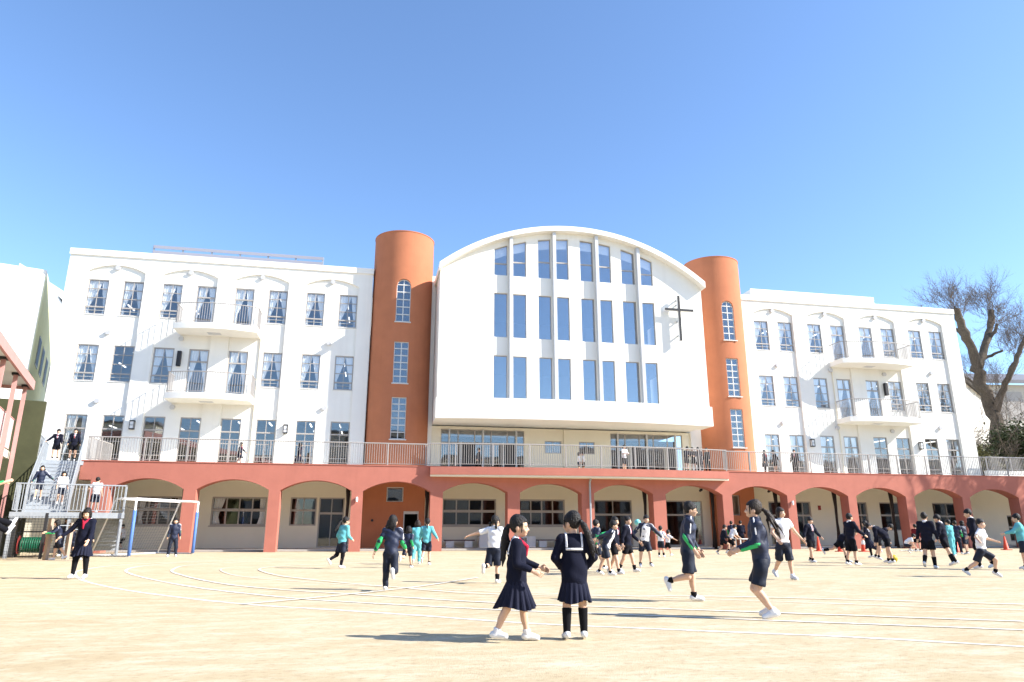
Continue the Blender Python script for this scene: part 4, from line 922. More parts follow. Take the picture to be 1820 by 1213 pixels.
def skin_mat(name, c):
    m = mat(name, c, .55, var=.06, vscale=12, spec=.3); b = m.node_tree.nodes['Principled BSDF']; b.inputs['Subsurface Weight'].default_value = .08; b.inputs['Subsurface Radius'].default_value = (.02, .008, .004); return m
SK = [skin_mat('skin', (.66, .42, .29)), skin_mat('skin_warm', (.6, .37, .25))]
def cloth(name, c, var=.14, rough=.9): return mat(name, c, rough, var=var, vscale=9, bump=.35, bscale=120, spec=.15)
C = dict(navy=cloth('navy_knit', (.009, .0105, .024)), skirtn=cloth('navy_serge', (.016, .018, .036)), black=cloth('black_cloth', (.008, .008, .011)), blazer=cloth('navy_blazer', (.011, .012, .024)),
         track=mat('navy_nylon', (.011, .018, .048), .6, var=.2, vscale=8, bump=.3, bscale=25, spec=.4), tshort=mat('navy_shorts', (.008, .013, .03), .65, var=.2, vscale=8, bump=.3, bscale=25), green=mat('green_panel', (.03, .42, .13), .6, var=.1, vscale=8),
         white=cloth('white_cotton', (.80, .80, .82), .04), teal=cloth('teal_sweat', (.14, .47, .52)), tealp=cloth('teal_pants', (.16, .52, .56)), red=cloth('red_silk', (.42, .02, .05)), grey=cloth('grey_wool', (.25, .25, .27)),
         shoe=mat('white_shoe', (.78, .78, .78), .55, var=.07, vscale=20), hair=mat('black_hair', (.012, .009, .008),   .55, var=.5, vscale=30, spec=.35, bump=.8, bscale=60), hairb=mat('brown_hair', (.03, .017, .011), .55, var=.5, vscale=30, spec=.35, bump=.8, bscale=60),
         eye=mat('eye_dark', (.015, .01, .01), .25), lip=mat('lip', (.36, .13, .11), .5), dkred=cloth('dark_red', (.15, .015, .02)))
def rm(pitch_fwd, side=0, twist=0): return rz_(twist) @ ry(side) @ rx(-pitch_fwd)

def person(loc, theta, Ht, label, top='navy', sleeve=1., bottom='skirt', bcol='navy', blen=.8, legs='skin', sock=(.12, 'white'), hair='pony', pose=None, extras=(), group='children in the schoolyard', h=.012, hop=0., hairc='hair', detail=True, skin=0, hdir=None, hemo=None):
    pz = dict(lean=3, side=0, twist=0, head=(0, 0), aR=(8, 10, 15, 0), aL=(8, 10, 15, 0), lR=(4, 3, 3, 0), lL=(-4, 3, 3, 0)); pz.update(pose or {})
    H = Ht; sc = H
    hh = .195+.045*(H-1.2); hs = hh/.2
    hipz = .475*H; th_l = .222*H; sh_l = .208*H; ank = .045*H
    tor = H-hh-.035*H-hipz                                     # pelvis to shoulder line
    lean, side, twist = R(pz['lean']), R(pz['side']), R(pz['twist'])
    Rp = rm(lean*.45, side*.4); Rc = rm(lean, side, twist)
    pel = V3(0, 0, 0); wst = pel+Rp@V3(0, 0, tor*.42); sho = wst+Rc@V3(0, 0, tor*.55); nb = sho+Rc@V3(0, -.005, .012*H)
    hy, hp = R(pz['head'][0]), R(pz['head'][1]); Rh = Rc@rz_(-hy)@rx(-hp) if not pz.get('headabs') else rz_(-hy)@rx(-hp)
    hb0 = nb+Rc@V3(0, .012, .03*H); hc = hb0+Rh@V3(0, .012*hs, .5*hh)
    sw = .098*H
    J = {}
    for s, n in ((1, 'R'), (-1, 'L')):
        sw_, ab, el, inn = [R(q) for q in pz['a'+n]]
        S = sho+Rc@V3(s*sw, 0, -.012*H)
        d = V3(s*math.sin(ab)*max(.25, math.cos(sw_)), math.sin(sw_), -math.cos(sw_)*math.cos(ab)); d = unit(d)
        f = V3(-s*math.sin(inn), math.cos(inn), .12); f = f-d*(f@d)
        if np.linalg.norm(f) < .2: f = V3(0, 0, 1)-d*d[2]
        f = unit(f); d2 = d*math.cos(el)+f*math.sin(el)
        d, d2, f = Rc@d, Rc@d2, Rc@f
        E = S+d*.165*H; W = E+d2*.14*H; J['S'+n], J['E'+n], J['W'+n], J['fd'+n], J['ff'+n] = S, E, W, d2, f
        a, ab, k, fp = [R(q) for q in pz['l'+n]]
        hip = pel+V3(s*.052*H, 0, -.005*H)
        d = V3(s*math.sin(ab), math.sin(a)*math.cos(ab), -math.cos(a)*math.cos(ab)); kn = hip+d*th_l
        g = a-k; d2 = unit(V3(s*math.sin(ab)*.4, math.sin(g), -math.cos(g))); an = kn+d2*sh_l
        ph = g+math.pi/2-fp; fd = V3(s*.12, math.sin(ph), -math.cos(ph)); fd = unit(fd)
        upf = unit(-d2-fd*((-d2)@fd)); heel = an-fd*.022*H-upf*.02*H; toe = an+fd*.083*H-upf*.024*H
        J['H'+n], J['K'+n], J['A'+n], J['heel'+n], J['toe'+n], J['fu'+n], J['fdir'+n] = hip, kn, an, heel, toe, upf, fd
    low = min((J[q+n]-J['fu'+n]*.02*H)[2] for n in 'RL' for q in ('heel', 'toe')); 
    off = V3(0, 0, -low+hop)
    pel, wst, sho, nb, hb0, hc = [q+off for q in (pel, wst, sho, nb, hb0, hc)]
    for n in 'RL':
        for q in ('S', 'E', 'W', 'H', 'K', 'A', 'heel', 'toe'): J[q+n] = J[q+n]+off
    root = empty('person', loc, label, 'person', group, rz=theta)
    # ---- body
    Eh = lambda v: hc+Rh@(V3(*v)*hs)
    B = [('e', Eh((0, -.012, .016)), Rh, V3(.071, .088, .086)*hs), ('e', Eh((0, .020, -.034)), Rh, V3(.054, .060, .066)*hs), ('e', Eh((0, .052, -.070)), Rh, V3(.026, .024, .022)*hs),
         ('c', Eh((0, .083, -.010)), Eh((0, .094, -.030)), .008*hs, .0115*hs), ('e', Eh((.072, -.008, -.018)), Rh, V3(.012, .02, .03)*hs), ('e', Eh((-.072, -.008, -.018)), Rh, V3(.012, .02, .03)*hs),
         ('e', Eh((.034, .062, -.034)), Rh, V3(.022, .02, .022)*hs), ('e', Eh((-.034, .062, -.034)), Rh, V3(.022, .02, .022)*hs),
         ('c', nb-Rc@V3(0, 0, .02*H), hc-Rh@V3(0, .01, .04)*hs, .034*H*.95, .033*H*.95)]
    T = [('e', pel+Rp@V3(0, 0, .01*H), Rp, V3(.092, .066, .075)*H), ('e', wst, Rc, V3(.080, .058, .09)*H), ('e', wst+Rc@V3(0, 0, tor*.3), Rc, V3(.092, .064, .095)*H), ('c', J['SR'], J['SL'], .036*H, .036*H)]
    A = []; L = []
    for n in 'RL':
        A += [('c', J['S'+n], J['E'+n], .031*H, .0235*H), ('c', J['E'+n], J['W'+n], .0235*H, .0165*H)]
        hd = J['fd'+n]; wv = unit(J['ff'+n]-hd*(J['ff'+n]@hd)); pn = np.cross(hd, wv)
        A.append(('e', J['W'+n]+hd*.034*H, np.stack([wv, pn, hd], 1), V3(.024, .0125, .036)*H))
        kb = unit(J['K'+n]-J['H'+n]); L += [('c', J['H'+n], J['K'+n], .05*H, .033*H), ('c', J['K'+n], J['A'+n], .032*H, .0205*H)]
        sd_ = J['A'+n]-J['K'+n]; back = np.cross(unit(sd_), V3(1, 0, 0)); back = back if back@J['fdir'+n] < 0 else -back
        L.append(('c', J['K'+n]+sd_*.2+back*.008*H, J['K'+n]+sd_*.45+back*.009*H, .028*H, .026*H))
        L.append(('c', J['A'+n], J['A'+n]+J['fdir'+n]*.06*H-J['fu'+n]*.02*H, .02*H, .018*H))
    ex = MB()
    if detail:
        for n, s in (('R', 1), ('L', -1)):
            hd = J['fd'+n]; wv = unit(J['ff'+n]-hd*(J['ff'+n]@hd)); pn = np.cross(hd, wv); pn = pn if (pn@V3(s, 0, 0)) < 0 else -pn
            base = J['W'+n]+hd*.06*H; curl = pz.get('curl', .5)
            for i, ln in enumerate((.046, .05, .047, .037)):
                q0 = base+wv*(.0155-.0105*i)*H; a1 = hd*math.cos(curl*.6)+pn*math.sin(curl*.6); a2 = hd*math.cos(curl*1.5)+pn*math.sin(curl*1.5)
                ex.sweep([q0-hd*.012*H, q0+a1*ln*.5*H, q0+a1*ln*.5*H+a2*ln*.5*H], [.0062*H, .0058*H, .0042*H], 6)
            q0 = J['W'+n]+hd*.022*H+wv*.019*H; a1 = unit(hd*.7+wv*.7+pn*.25)
            ex.sweep([q0-a1*.01*H, q0+a1*.024*H, q0+a1*.024*H+unit(hd+pn*.3)*.018*H], [.0078*H, .007*H, .005*H], 6)
    V, Fc = sd_mesh(B+T+A+L, h, .013*H)
    body = add_mesh('body', V, Fc, SK[skin], root, ex)
    if detail:
        for s in (-1, 1):
            g_ = MB(); 
            V, Fc = sd_mesh([('e', Eh((s*.031, .0735, -.008)), Rh, V3(.013, .007, .0065)*hs)], .0035*hs, 0); add_mesh('eye', V, Fc, C['eye'], body)
            V, Fc = sd_mesh([('c', Eh((s*.018, .081, .012)), Eh((s*.046, .070, .011)), .0035*hs, .0028*hs)], .003*hs, 0); add_mesh('eyebrow', V, Fc, C['hair'], body)
        V, Fc = sd_mesh([('c', Eh((-.017, .076, -.057)), Eh((.017, .076, -.057)), .0055*hs, .0055*hs)], .004*hs, 0); add_mesh('mouth', V, Fc, C['lip'], body)
    up_c = Rc@V3(0, 0, 1); fw_c = Rc@V3(0, 1, 0); rt_c = Rc@V3(1, 0, 0)
    wp = (len(label)*1.7+Ht*50) % 6.28
    def folds(amp):
        return lambda P: amp*H*(np.sin(P[..., 2]*46/H+P[..., 0]*30/H+2.2*np.sin(P[..., 1]*17/H+P[..., 2]*9/H+wp))+.7*np.sin(P[..., 0]*52/H-P[..., 2]*20/H+2*np.sin(P[..., 2]*13/H+wp)))
    # ---- bottom
    legm = None
    if legs != 'skin':
        V, Fc = sd_mesh([('c', J['H'+n], J['K'+n], .056*H, .041*H) for n in 'RL']+[('c', J['K'+n], J['A'+n], .041*H, .0265*H) for n in 'RL'], h, .01*H); add_mesh('leggings', V, Fc, C[legs], root)
    if bottom in ('shorts', 'pants'):
        pr = [('e', pel+Rp@V3(0, 0, .012*H), Rp, V3(.100, .074, .082)*H)]
        for n in 'RL':
            if bottom == 'shorts': e = J['H'+n]+(J['K'+n]-J['H'+n])*blen; pr.append(('k', J['H'+n], e, .060*H, .058*H))
            else: pr += [('c', J['H'+n], J['K'+n], .060*H, .045*H), ('k', J['K'+n], J['A'+n], .045*H, .038*H)]
        V, Fc = sd_mesh(pr, h, .014*H, clips=[(pel+Rp@V3(0, 0, .075*H), Rp@V3(0, 0, 1))], disp=folds(.0032)); add_mesh(bottom, V, Fc, C[bcol], root)
    else:
        mid = ((J['KR']-J['HR'])+(J['KL']-J['HL']))/2*blen; b_ = MB(); nb_ = 72; rows_ = 7; top_c = pel+Rp@V3(0, 0, (hemo if hemo is not None else -.03)*H+.035*H)
        spread = abs((J['KR']-J['KL'])[1])*.5*blen
        for i in range(rows_+1):
            t = i/rows_; c_ = top_c+(pel+mid-top_c)*t; a_ = .107*H+(.028*H)*t; bb_ = .080*H+(.040*H+spread*.8)*t
            for j in range(nb_):
                q = 2*math.pi*j/nb_; saw = (0, .75, 1, .25)[j % 4]-.5; pl = 1+(.03+.13*t)*saw+.035*t*math.sin(5*q+wp); sag = .014*H*t*math.sin(3*q+wp)
                b_.v.append(tuple(c_+Rp@V3(a_*pl*math.cos(q), bb_*pl*math.sin(q), sag)))
        for i in range(rows_):
            for j in range(nb_): j2 = (j+1) % nb_; b_.f.append((i*nb_+j, i*nb_+j2, (i+1)*nb_+j2, (i+1)*nb_+j))
        o = b_.build('skirt', C['skirtn' if bcol == 'navy' else bcol], root, flip_fix=False)
    # ---- top
    tk = .016*H if top in ('track', 'blazer', 'teal') else .012*H
    Tt = [('e', pel+Rp@V3(0, 0, .03*H), Rp, (V3(.112, .085, .27)*H if top == 'navy' else V3(.088, .067, .1)*H+tk*.6)), ('e', wst, Rc, V3(.087, .064, .1)*H+tk), ('e', wst+Rc@V3(0, 0, tor*.3), Rc, V3(.094, .066, .092)*H+tk), ('c', J['SR'], J['SL'], .034*H+tk*.8, .034*H+tk*.8), ('c', sho+up_c*.01*H, nb+up_c*.005*H, .05*H, .042*H)]
    slv = []
    for n in 'RL':
        if sleeve >= 1: slv += [('c', J['S'+n], J['E'+n], .034*H+tk*.7, .03*H+tk*.3), ('k', J['E'+n], J['E'+n]+(J['W'+n]-J['E'+n])*.97, .03*H+tk*.3, .0235*H)]
        else: slv += [('k', J['S'+n], J['S'+n]+(J['E'+n]-J['S'+n])*sleeve, .036*H+tk*.6, .042*H)]
    hem = hemo*H if hemo is not None else {'navy': -.03, 'track': -.06, 'blazer': -.075, 'white': .035, 'teal': -.01}.get(top, -.02)*H
    clips = [(pel+Rp@V3(0, 0, hem), -(Rp@V3(0, 0, 1)))]
    V, Fc = sd_mesh(Tt+slv, h, .018*H, clips=clips+[(nb+up_c*.022*H, up_c)], disp=folds(.0024 if top == 'navy' else .0036))
    tname = {'track': 'jacket', 'blazer': 'blazer', 'white': 'shirt', 'teal': 'sweatshirt'}.get(top, 'sweater'); tcol = {'red': 'dkred'}.get(top, top)
    topo = add_mesh(tname, V, Fc, C[tcol], root)
    def patch(name, m, prims, clips_, grow=.005, hh_=None):
        V, Fc = sd_mesh(prims, hh_ or h*.8, .018*H, clips=clips_, grow=grow); return add_mesh(name, V, Fc, m, root)
    hemc = clips
    if 'stripe' in extras:
        for n, s in (('R', 1), ('L', -1)):
            ax = unit(J['W'+n]-J['E'+n]); bk = unit(J['ff'+n]-ax*(J['ff'+n]@ax))
            pr = [('k', J['E'+n]+(J['S'+n]-J['E'+n])*.35, J['E'+n], .031*H+tk*.4, .03*H+tk*.3), ('k', J['E'+n], J['E'+n]+(J['W'+n]-J['E'+n])*.93, .03*H+tk*.3, .0245*H)]
            patch('sleeve_stripe', C['green'], pr, [(J['E'+n]-bk*.004*H, bk)])
            a0 = J['S'+n]-rt_c*s*.004*H
            patch('shoulder_stripe', C['white'], [('k', J['S'+n]+up_c*.01*H, J['S'+n]+(J['E'+n]-J['S'+n])*.75, .035*H+tk*.75, .031*H+tk*.5)], [(J['S'+n]+fw_c*.022*H, fw_c), (J['S'+n]+fw_c*.010*H, -fw_c)])
        patch('stand_collar', C['track'], [('k', sho+up_c*.01*H, nb+up_c*.045*H, .05*H, .044*H)], [(nb+up_c*.04*H, up_c), (nb, -up_c)], .002)
    if 'open' in extras:      # open jacket: white shirt front
        patch('shirt_front', C['white'], Tt[:3]+[Tt[4]], [(sho+rt_c*.082*H, rt_c), (sho-rt_c*.082*H, -rt_c), (sho-fw_c*.01*H, -fw_c), (pel+Rp@V3(0, 0, .03*H), -up_c), (nb+up_c*.03*H, up_c)], .006)
    if 'sailor' in extras:
        k_ = .075*H; z0 = sho-up_c*.105*H
        base = [Tt[1], Tt[2], Tt[3], Tt[4]]
        reg = [(sho-fw_c*.0*H, fw_c), (sho+rt_c*(k_+.018*H), rt_c), (sho-rt_c*(k_+.018*H), -rt_c), (z0-up_c*.018*H, -up_c), (nb+up_c*.02*H, up_c)]
        patch('sailor_collar', C['navy'], base, reg, .006)
        cl0 = [(sho, fw_c), (sho+rt_c*k_, rt_c), (sho-rt_c*k_, -rt_c), (z0, -up_c), (nb+up_c*.01*H, up_c)]
        patch('collar_stripe', C['white'], base, cl0+[(z0+up_c*.02*H, up_c)], .011)
        for s in (-1, 1): patch('collar_stripe', C['white'], base, [(sho+fw_c*.02*H, fw_c), (sho+rt_c*s*k_, rt_c*s), (sho+rt_c*s*(k_-.018*H), -rt_c*s), (z0+up_c*.021*H, -up_c), (sho+up_c*.05*H, up_c)], .011)
    if 'scarf' in extras:
        b_ = [('c', nb+up_c*.012*H+rt_c*.045*H+fw_c*.015*H, nb-up_c*.05*H+fw_c*.085*H, .018*H, .016*H), ('c', nb+up_c*.012*H-rt_c*.045*H+fw_c*.015*H, nb-up_c*.05*H+fw_c*.085*H, .018*H, .016*H), ('c', nb-up_c*.05*H+fw_c*.085*H, nb-up_c*.12*H+fw_c*.083*H, .018*H, .011*H)]
        V, Fc = sd_mesh(b_, h*.7, .008*H); add_mesh('scarf', V, Fc, C['red'], root)
        for s in (-1, 1): V, Fc = sd_mesh([('c', nb+up_c*.022*H+rt_c*s*.042*H-fw_c*.02*H, nb-up_c*.005*H+rt_c*s*.048*H+fw_c*.03*H, .014*H, .012*H)], h*.7, 0); add_mesh('collar_edge', V, Fc, C['white'], root)
    if 'tie' in extras:
        patch('shirt_front', C['white'], Tt[1:5], [(sho+rt_c*.026*H, rt_c), (sho-rt_c*.026*H, -rt_c), (sho, -fw_c), (wst+Rc@V3(0, 0, tor*.22), -up_c), (nb+up_c*.035*H, up_c)], .005)
        patch('tie', C['red'], Tt[1:5], [(sho+rt_c*.011*H, rt_c), (sho-rt_c*.011*H, -rt_c), (sho, -fw_c), (wst+Rc@V3(0, 0, tor*.2), -up_c), (nb+up_c*.015*H, up_c)], .010, h*.6)
    if 'collar' in extras or 'tie' in extras:
        V, Fc = sd_mesh([('k', nb-up_c*.005*H, nb+up_c*.032*H, .05*H, .04*H)], h*.8, 0, clips=[(nb-up_c*.01*H, -up_c)]); add_mesh('collar', V, Fc, C['white'], root)
    # ---- socks and shoes
    for n in 'RL':
        if sock and sock[0] > 0:
            a_, k_ = J['A'+n], J['K'+n]; V, Fc = sd_mesh([('k', a_-J['fu'+n]*.01*H, a_+(k_-a_)*sock[0], .0285*H, (.0285+.012*min(1, sock[0]*1.5))*H)], h*.8, 0); add_mesh('sock', V, Fc, C[sock[1]], root)
        hl, to, fu, fd = J['heel'+n], J['toe'+n], J['fu'+n], J['fdir'+n]
        V, Fc = sd_mesh([('c', hl+fu*.012*H, to+fu*.001*H, .027*H, .022*H), ('k', hl+fu*.01*H+fd*.015*H, J['A'+n]+fu*.008*H, .028*H, .027*H), ('c', hl+fu*.02*H+fd*.05*H, to+fu*.002*H, .023*H, .022*H)], h*.8, .01*H, clips=[((hl+to)/2-fu*.018*H, -fu)]); add_mesh('shoe', V, Fc, C['shoe'], root)
    # ---- hair
    sk = ('e', Eh((0, -.014, .020)), Rh, V3(.082, .098, .095)*hs)
    fr = {'short': .030, 'bob': .030, 'pony': .052, 'long': .036, 'braid': .05, 'twin': .045}[hair]; sd_h = {'short': -.012, 'bob': -.055, 'pony': -.012, 'long': -.05, 'braid': -.01, 'twin': -.015}[hair]; bk_h = -.072 if hair == 'short' else -.082
    rr_ = random.Random(hash(label) % 9973 if False else len(label)*7+int(Ht*100)); p1_, p2_ = rr_.uniform(0, 6), rr_.uniform(0, 6)
    def hairline(P):
        q = ((P-hc)@Rh)/hs; az = np.abs(np.arctan2(q[..., 0], q[..., 1]+.01)); zl = np.interp(az, [0, .55, .95, 1.25, 1.5, 1.75, 2.2, 3.2], [fr, fr-.002, fr-.02, sd_h-.012, sd_h, -.045, bk_h, bk_h-.012])
        zl = zl+.005*np.sin(np.arctan2(q[..., 0], q[..., 1])*17+p1_)+.003*np.sin(np.arctan2(q[..., 0], q[..., 1])*41+p2_)
        return (zl-q[..., 2])*hs*.8
    def strands(P):
        q = ((P-hc)@Rh)/hs; return .0026*hs*np.sin(np.arctan2(q[..., 0], q[..., 1])*26+q[..., 2]*30+p1_)
    V, Fc = sd_mesh([sk, ('e', Eh((0, -.035, .055)), Rh, V3(.066, .072, .072)*hs)], h*.7, .02, cuts=hairline, disp=strands)
    ho = add_mesh('hair', V, Fc, C[hairc], root)
    def chain(pts, rs): return [('c', Eh(a), Eh(b), r1*hs, r2*hs) for a, b, r1, r2 in zip(pts, pts[1:], rs, rs[1:])]
    tail = []; side_h = []
    if hair != 'short':
        for s in (-1, 1): side_h.append(('c', Eh((s*.066, .040, .03)), Eh((s*.068, .036, -.055)), .010*hs, .006*hs))
    if hair == 'bob': tail = [('e', Eh((0, -.045, -.03)), Rh, V3(.088, .066, .085)*hs)]+[('c', Eh((s*.074, -.005, .02)), Eh((s*.078, .004, -.085)), .03*hs, .022*hs) for s in (-1, 1)]
    if hair == 'long': tail = [('e', Eh((0, -.065, -.10)), Rh, V3(.085, .045, .16)*hs)]+[('c', Eh((s*.068, -.03, .02)), Eh((s*.07, -.04, -.2)), .03*hs, .02*hs) for s in (-1, 1)]
    if hair == 'long':
        tail = [('e', Eh((0, -.055, -.05)), Rh, V3(.080, .05, .10)*hs)]
        for k_ in range(13):
            u_ = rr_.uniform(-1, 1); e_ = rr_.uniform(.13, .24); tail += chain([V3(u_*.07, -.05-.03*(1-u_*u_), .0), V3(u_*.085+rr_.gauss(0, .012), -.075, -.09), V3(u_*.09+rr_.gauss(0, .025), -.075+rr_.gauss(0, .015), -e_)], [.026, .020, .006])
    hd_ = V3(*(hdir or (0, -.25, -1)))
    if hair == 'pony':
        p0 = V3(0, -.104, .0); d_ = unit(hd_); gz = V3(0, 0, -1); tail = chain([p0+V3(0, .02, 0), p0+V3(0, -.022, 0), p0+V3(0, -.03, 0)+d_*.05, p0+V3(0, -.03, 0)+d_*.12+gz*.01, p0+V3(0, -.02, 0)+d_*.2+gz*.03, p0+d_*.27+gz*.06, p0+d_*.31+gz*.1], [.02, .019, .033, .035, .030, .022, .007])
        for k_ in range(5): o_ = V3(rr_.gauss(0, .018), rr_.gauss(0, .018), 0); tail += chain([p0+V3(0, -.03, 0)+d_*.06, p0+d_*.16+o_*.9, p0+d_*.25+o_*1.7+gz*.03, p0+d_*.30+o_*2.4+gz*rr_.uniform(.03, .12)], [.016, .015, .010, .004])
    if hair == 'braid':
        p0 = V3(0, -.1, -.05); tail = []
        for i in range(9): tail.append(('e', Eh(p0+hd_*.04*i), np.eye(3), V3(.024, .022, .026)*hs*(1-.05*i)))
    if hair == 'twin':
        for s in (-1, 1): tail += chain([V3(s*.06, -.07, -.03), V3(s*.085, -.08, -.05), V3(s*.085, -.07, -.13), V3(s*.075, -.05, -.2)], [.02, .026, .024, .01])
    if tail or side_h:
        V, Fc = sd_mesh(side_h+tail, h*.7, .012, cuts=(lambda P: -(np.abs((((P-hc)@Rh)/hs)[..., 0])*0+np.where((((P-hc)@Rh)/hs)[..., 1] > .12, -1, 1)*1.)) if False else None)
        add_mesh('ponytail' if hair == 'pony' else ('braid' if hair in ('braid', 'twin') else 'hair_lengths'), V, Fc, C[hairc], ho)
    if 'glasses' in extras:
        g_ = MB()
        for s in (-1, 1):
            g_.sweep([tuple(Eh((s*.033+.021*math.cos(q), .088, -.008+.017*math.sin(q)))) for q in np.linspace(0, 2*math.pi, 13)], .003*hs, 4, cap=False)
            g_.sweep([tuple(Eh((s*.054, .086, -.006))), tuple(Eh((s*.076, .0, -.004)))], .003*hs, 4)
        add_mesh('glasses', np.zeros((0, 3)), np.zeros((0, 4), int), C['eye'], root, g_)
    return root

def stand(x, yf, yt, face, label, H=None, hmax=1.62, z=0., Y=None, **kw):
    """stand a person at the photo pixel of the feet; stature from the pixel of the head unless given"""
    if Y is not None:
        p = onY(x, yf, Y); g = V3(p[0], Y, z); hgt = float(onY(x, yt, Y)[2]-z) if H is None else H
    else:
        g = onZ(x, yf, z); n = V3(math.sin(YAW), math.cos(YAW), 0); d = ray(x, yt); t = ((g-CAM)@n)/(d@n); hgt = float((CAM+t*d)[2]-z)
        if H is None:
            H = hgt
            if H > hmax: s = hmax/H; g = V3(CAM[0]+(g[0]-CAM[0])*s, CAM[1]+(g[1]-CAM[1])*s, z); H = hmax
        hgt = H
    az = math.atan2(g[0]-CAM[0], g[1]-CAM[1]); dist = math.hypot(g[0]-CAM[0], g[1]-CAM[1])
    kw.setdefault('h', .0105 if dist < 9 else (.013 if dist < 16 else .0175)); kw.setdefault('detail', dist < 19)
    return person(tuple(g), -az-R(face), hgt/kw.pop('squash', 1.), label, **kw)
SAILOR = dict(top='navy', bottom='skirt', bcol='navy', blen=.78, extras=('sailor', 'scarf'))
BLAZER = dict(top='blazer', bottom='shorts', bcol='black', blen=.62, sock=(.28, 'black'), hair='short', extras=('tie', 'collar'))
TRACK = dict(top='track', bottom='shorts', bcol='tshort', blen=.78, sock=(.2, 'black'), hair='short', extras=('stripe',))
POLO = dict(top='white', sleeve=.62, bottom='shorts', bcol='tshort', blen=.82, sock=(.14, 'white'), hair='short', extras=('collar',))
def mk(base, **kw): d = dict(base); d.update(kw); return d
WALK = dict(lR=(22, 2, 4, 10), lL=(-20, 2, 12, -12), aR=(-18, 10, 18, 0), aL=(20, 10, 20, 0))
RUN = dict(lean=14, lR=(38, 2, 42, 0), lL=(-22, 2, 62, -30), aR=(-40, 12, 80, 0), aL=(45, 10, 75, 20))
STRIDE = dict(lean=8, lR=(18, 2, 6, 8), lL=(-24, 2, 70, -15), aR=(-30, 12, 50, 0), aL=(30, 10, 50, 10))
# ------------------------------------------------------------------ foreground children
stand(918, 1141, 917, 95, 'girl with long ponytail, navy sailor sweater, red scarf and pleated skirt, gesturing with both hands', **mk(SAILOR, hair='pony', hdir=(0, -.18, -1), sock=(.22, 'white'), blen=.98, hemo=-.03,
      pose=dict(lean=2, head=(8, 2), aR=(4, 10, 66, 5), aL=(18, 8, 58, 10), lR=(-20, 3, 6, -28), lL=(14, 2, 6, 8), curl=.7)))
stand(1023, 1137, 913, 352, 'girl seen from behind with side ponytail, navy sailor collar sweater and black knee socks', **mk(SAILOR, hair='pony', hdir=(.25, -.35, -1), sock=(.95, 'black'), blen=.86, hemo=-.075, extras=('sailor',),
      pose=dict(lean=2, head=(-48, 4), aR=(-4, 24, 66, 50), aL=(-2, 22, 66, 50), lR=(3, 4, 3, 0), lL=(-2, 4, 2, 0))))
stand(1228, 1070, 893, 88, 'boy with glasses in navy track jacket and shorts running past with one heel raised', **mk(TRACK, extras=('stripe', 'glasses'), sock=(.24, 'black'), blen=.86,
      pose=dict(lean=7, head=(0, 2), aR=(-6, 8, 42, 0), aL=(10, 8, 30, 10), lR=(-4, 2, 74, -10), lL=(8, 2, 6, 2))))
stand(1362, 1100, 885, 268, 'tall girl with blown back hair in navy track jacket with green sleeve panel', hemo=-.12, **mk(TRACK, hair='pony', hdir=(0, -.75, -.9), hairc='hairb', sock=(.16, 'white'), blen=.80,
      pose=dict(lean=4, head=(0, -6), aL=(12, 8, 62, 5), aR=(20, 8, 50, 15), lR=(20, 2, 56, -26), lL=(14, 2, 48, -24))))
stand(1398, 1031, 903, 150, 'girl in white short sleeved shirt and navy knee shorts striding with arms apart', **mk(POLO, hair='bob', hairc='hairb', sock=(.2, 'white'), blen=.95,
      pose=dict(lean=2, head=(-14, -4), aR=(6, 24, 52, 30), aL=(4, 34, 18, 0), lR=(-12, 3, 30, -18), lL=(8, 4, 4, 4))))
stand(692, 1050, 917, 10, 'long haired girl in navy jacket with green sleeves and navy trousers running away, sole showing', **mk(TRACK, hair='long', bottom='pants', sock=None,
      pose=dict(lean=8, head=(10, 0), aL=(-10, 24, 20, 0), aR=(20, 18, 40, 0), lL=(4, 2, 4, 0), lR=(-8, 4, 86, -20))))
stand(723, 1010, 935, 20, 'girl in white and green track top running ahead of the long haired girl', **mk(TRACK, hair='bob', top='track', pose=STRIDE))
stand(140, 1019, 895, 205, 'smiling girl in navy sailor sweater with red scarf and black tights beside the chalk curve', hmax=1.50, **mk(SAILOR, hair='bob', legs='black', sock=None, blen=.72,
      pose=dict(lean=2, head=(-6, 14), aR=(4, 40, 30, 0), aL=(16, 8, 26, 10), lR=(4, 4, 2, 0), lL=(-4, 4, 3, 0))))
stand(605, 1011, 920, 52, 'girl in teal sweatshirt, navy shorts and black leggings running towards the arcade', hmax=1.45, **mk(TRACK, top='teal', extras=(), hair='pony', hdir=(0, -.5, -.8), legs='black', sock=None,
      pose=dict(lean=10, head=(20, 0), aR=(14, 6, 55, 10), aL=(-10, 8, 50, 0), lR=(-2, 2, 8, -4), lL=(-16, 3, 46, -20))))
stand(740, 1003, 925, 5, 'girl in matching pale teal top and trousers running to the door', hmax=1.4, **mk(TRACK, top='teal', extras=(), hair='bob', hairc='hairb', bottom='pants', bcol='tealp', sock=None, pose=dict(lean=6, aL=(20, 20, 60, 20), aR=(10, 18, 40, 0), lR=(10, 2, 8, 0), lL=(-12, 2, 30, -10))))
stand(757, 1005, 922, 8, 'girl in pale teal top and navy shorts with a long black plait', hmax=1.45, **mk(TRACK, top='teal', extras=(), hair='braid', hdir=(0, -.1, -1), pose=dict(lean=6, aR=(-20, 32, 8, 0), aL=(20, 18, 30, 0), lR=(12, 2, 12, 0), lL=(-14, 2, 44, -15), head=(-10, 0))))
stand(877, 1037, 917, 18, 'girl with twin plaits in white shirt and navy shorts running away', **mk(POLO, hair='twin', sleeve=.95, blen=.98, sock=(.45, 'black'), pose=dict(lean=12, head=(25, 0), aL=(-15, 70, 10, 0), aR=(20, 10, 60, 0), lR=(2, 2, 6, -4), lL=(-12, 4, 78, -20))))
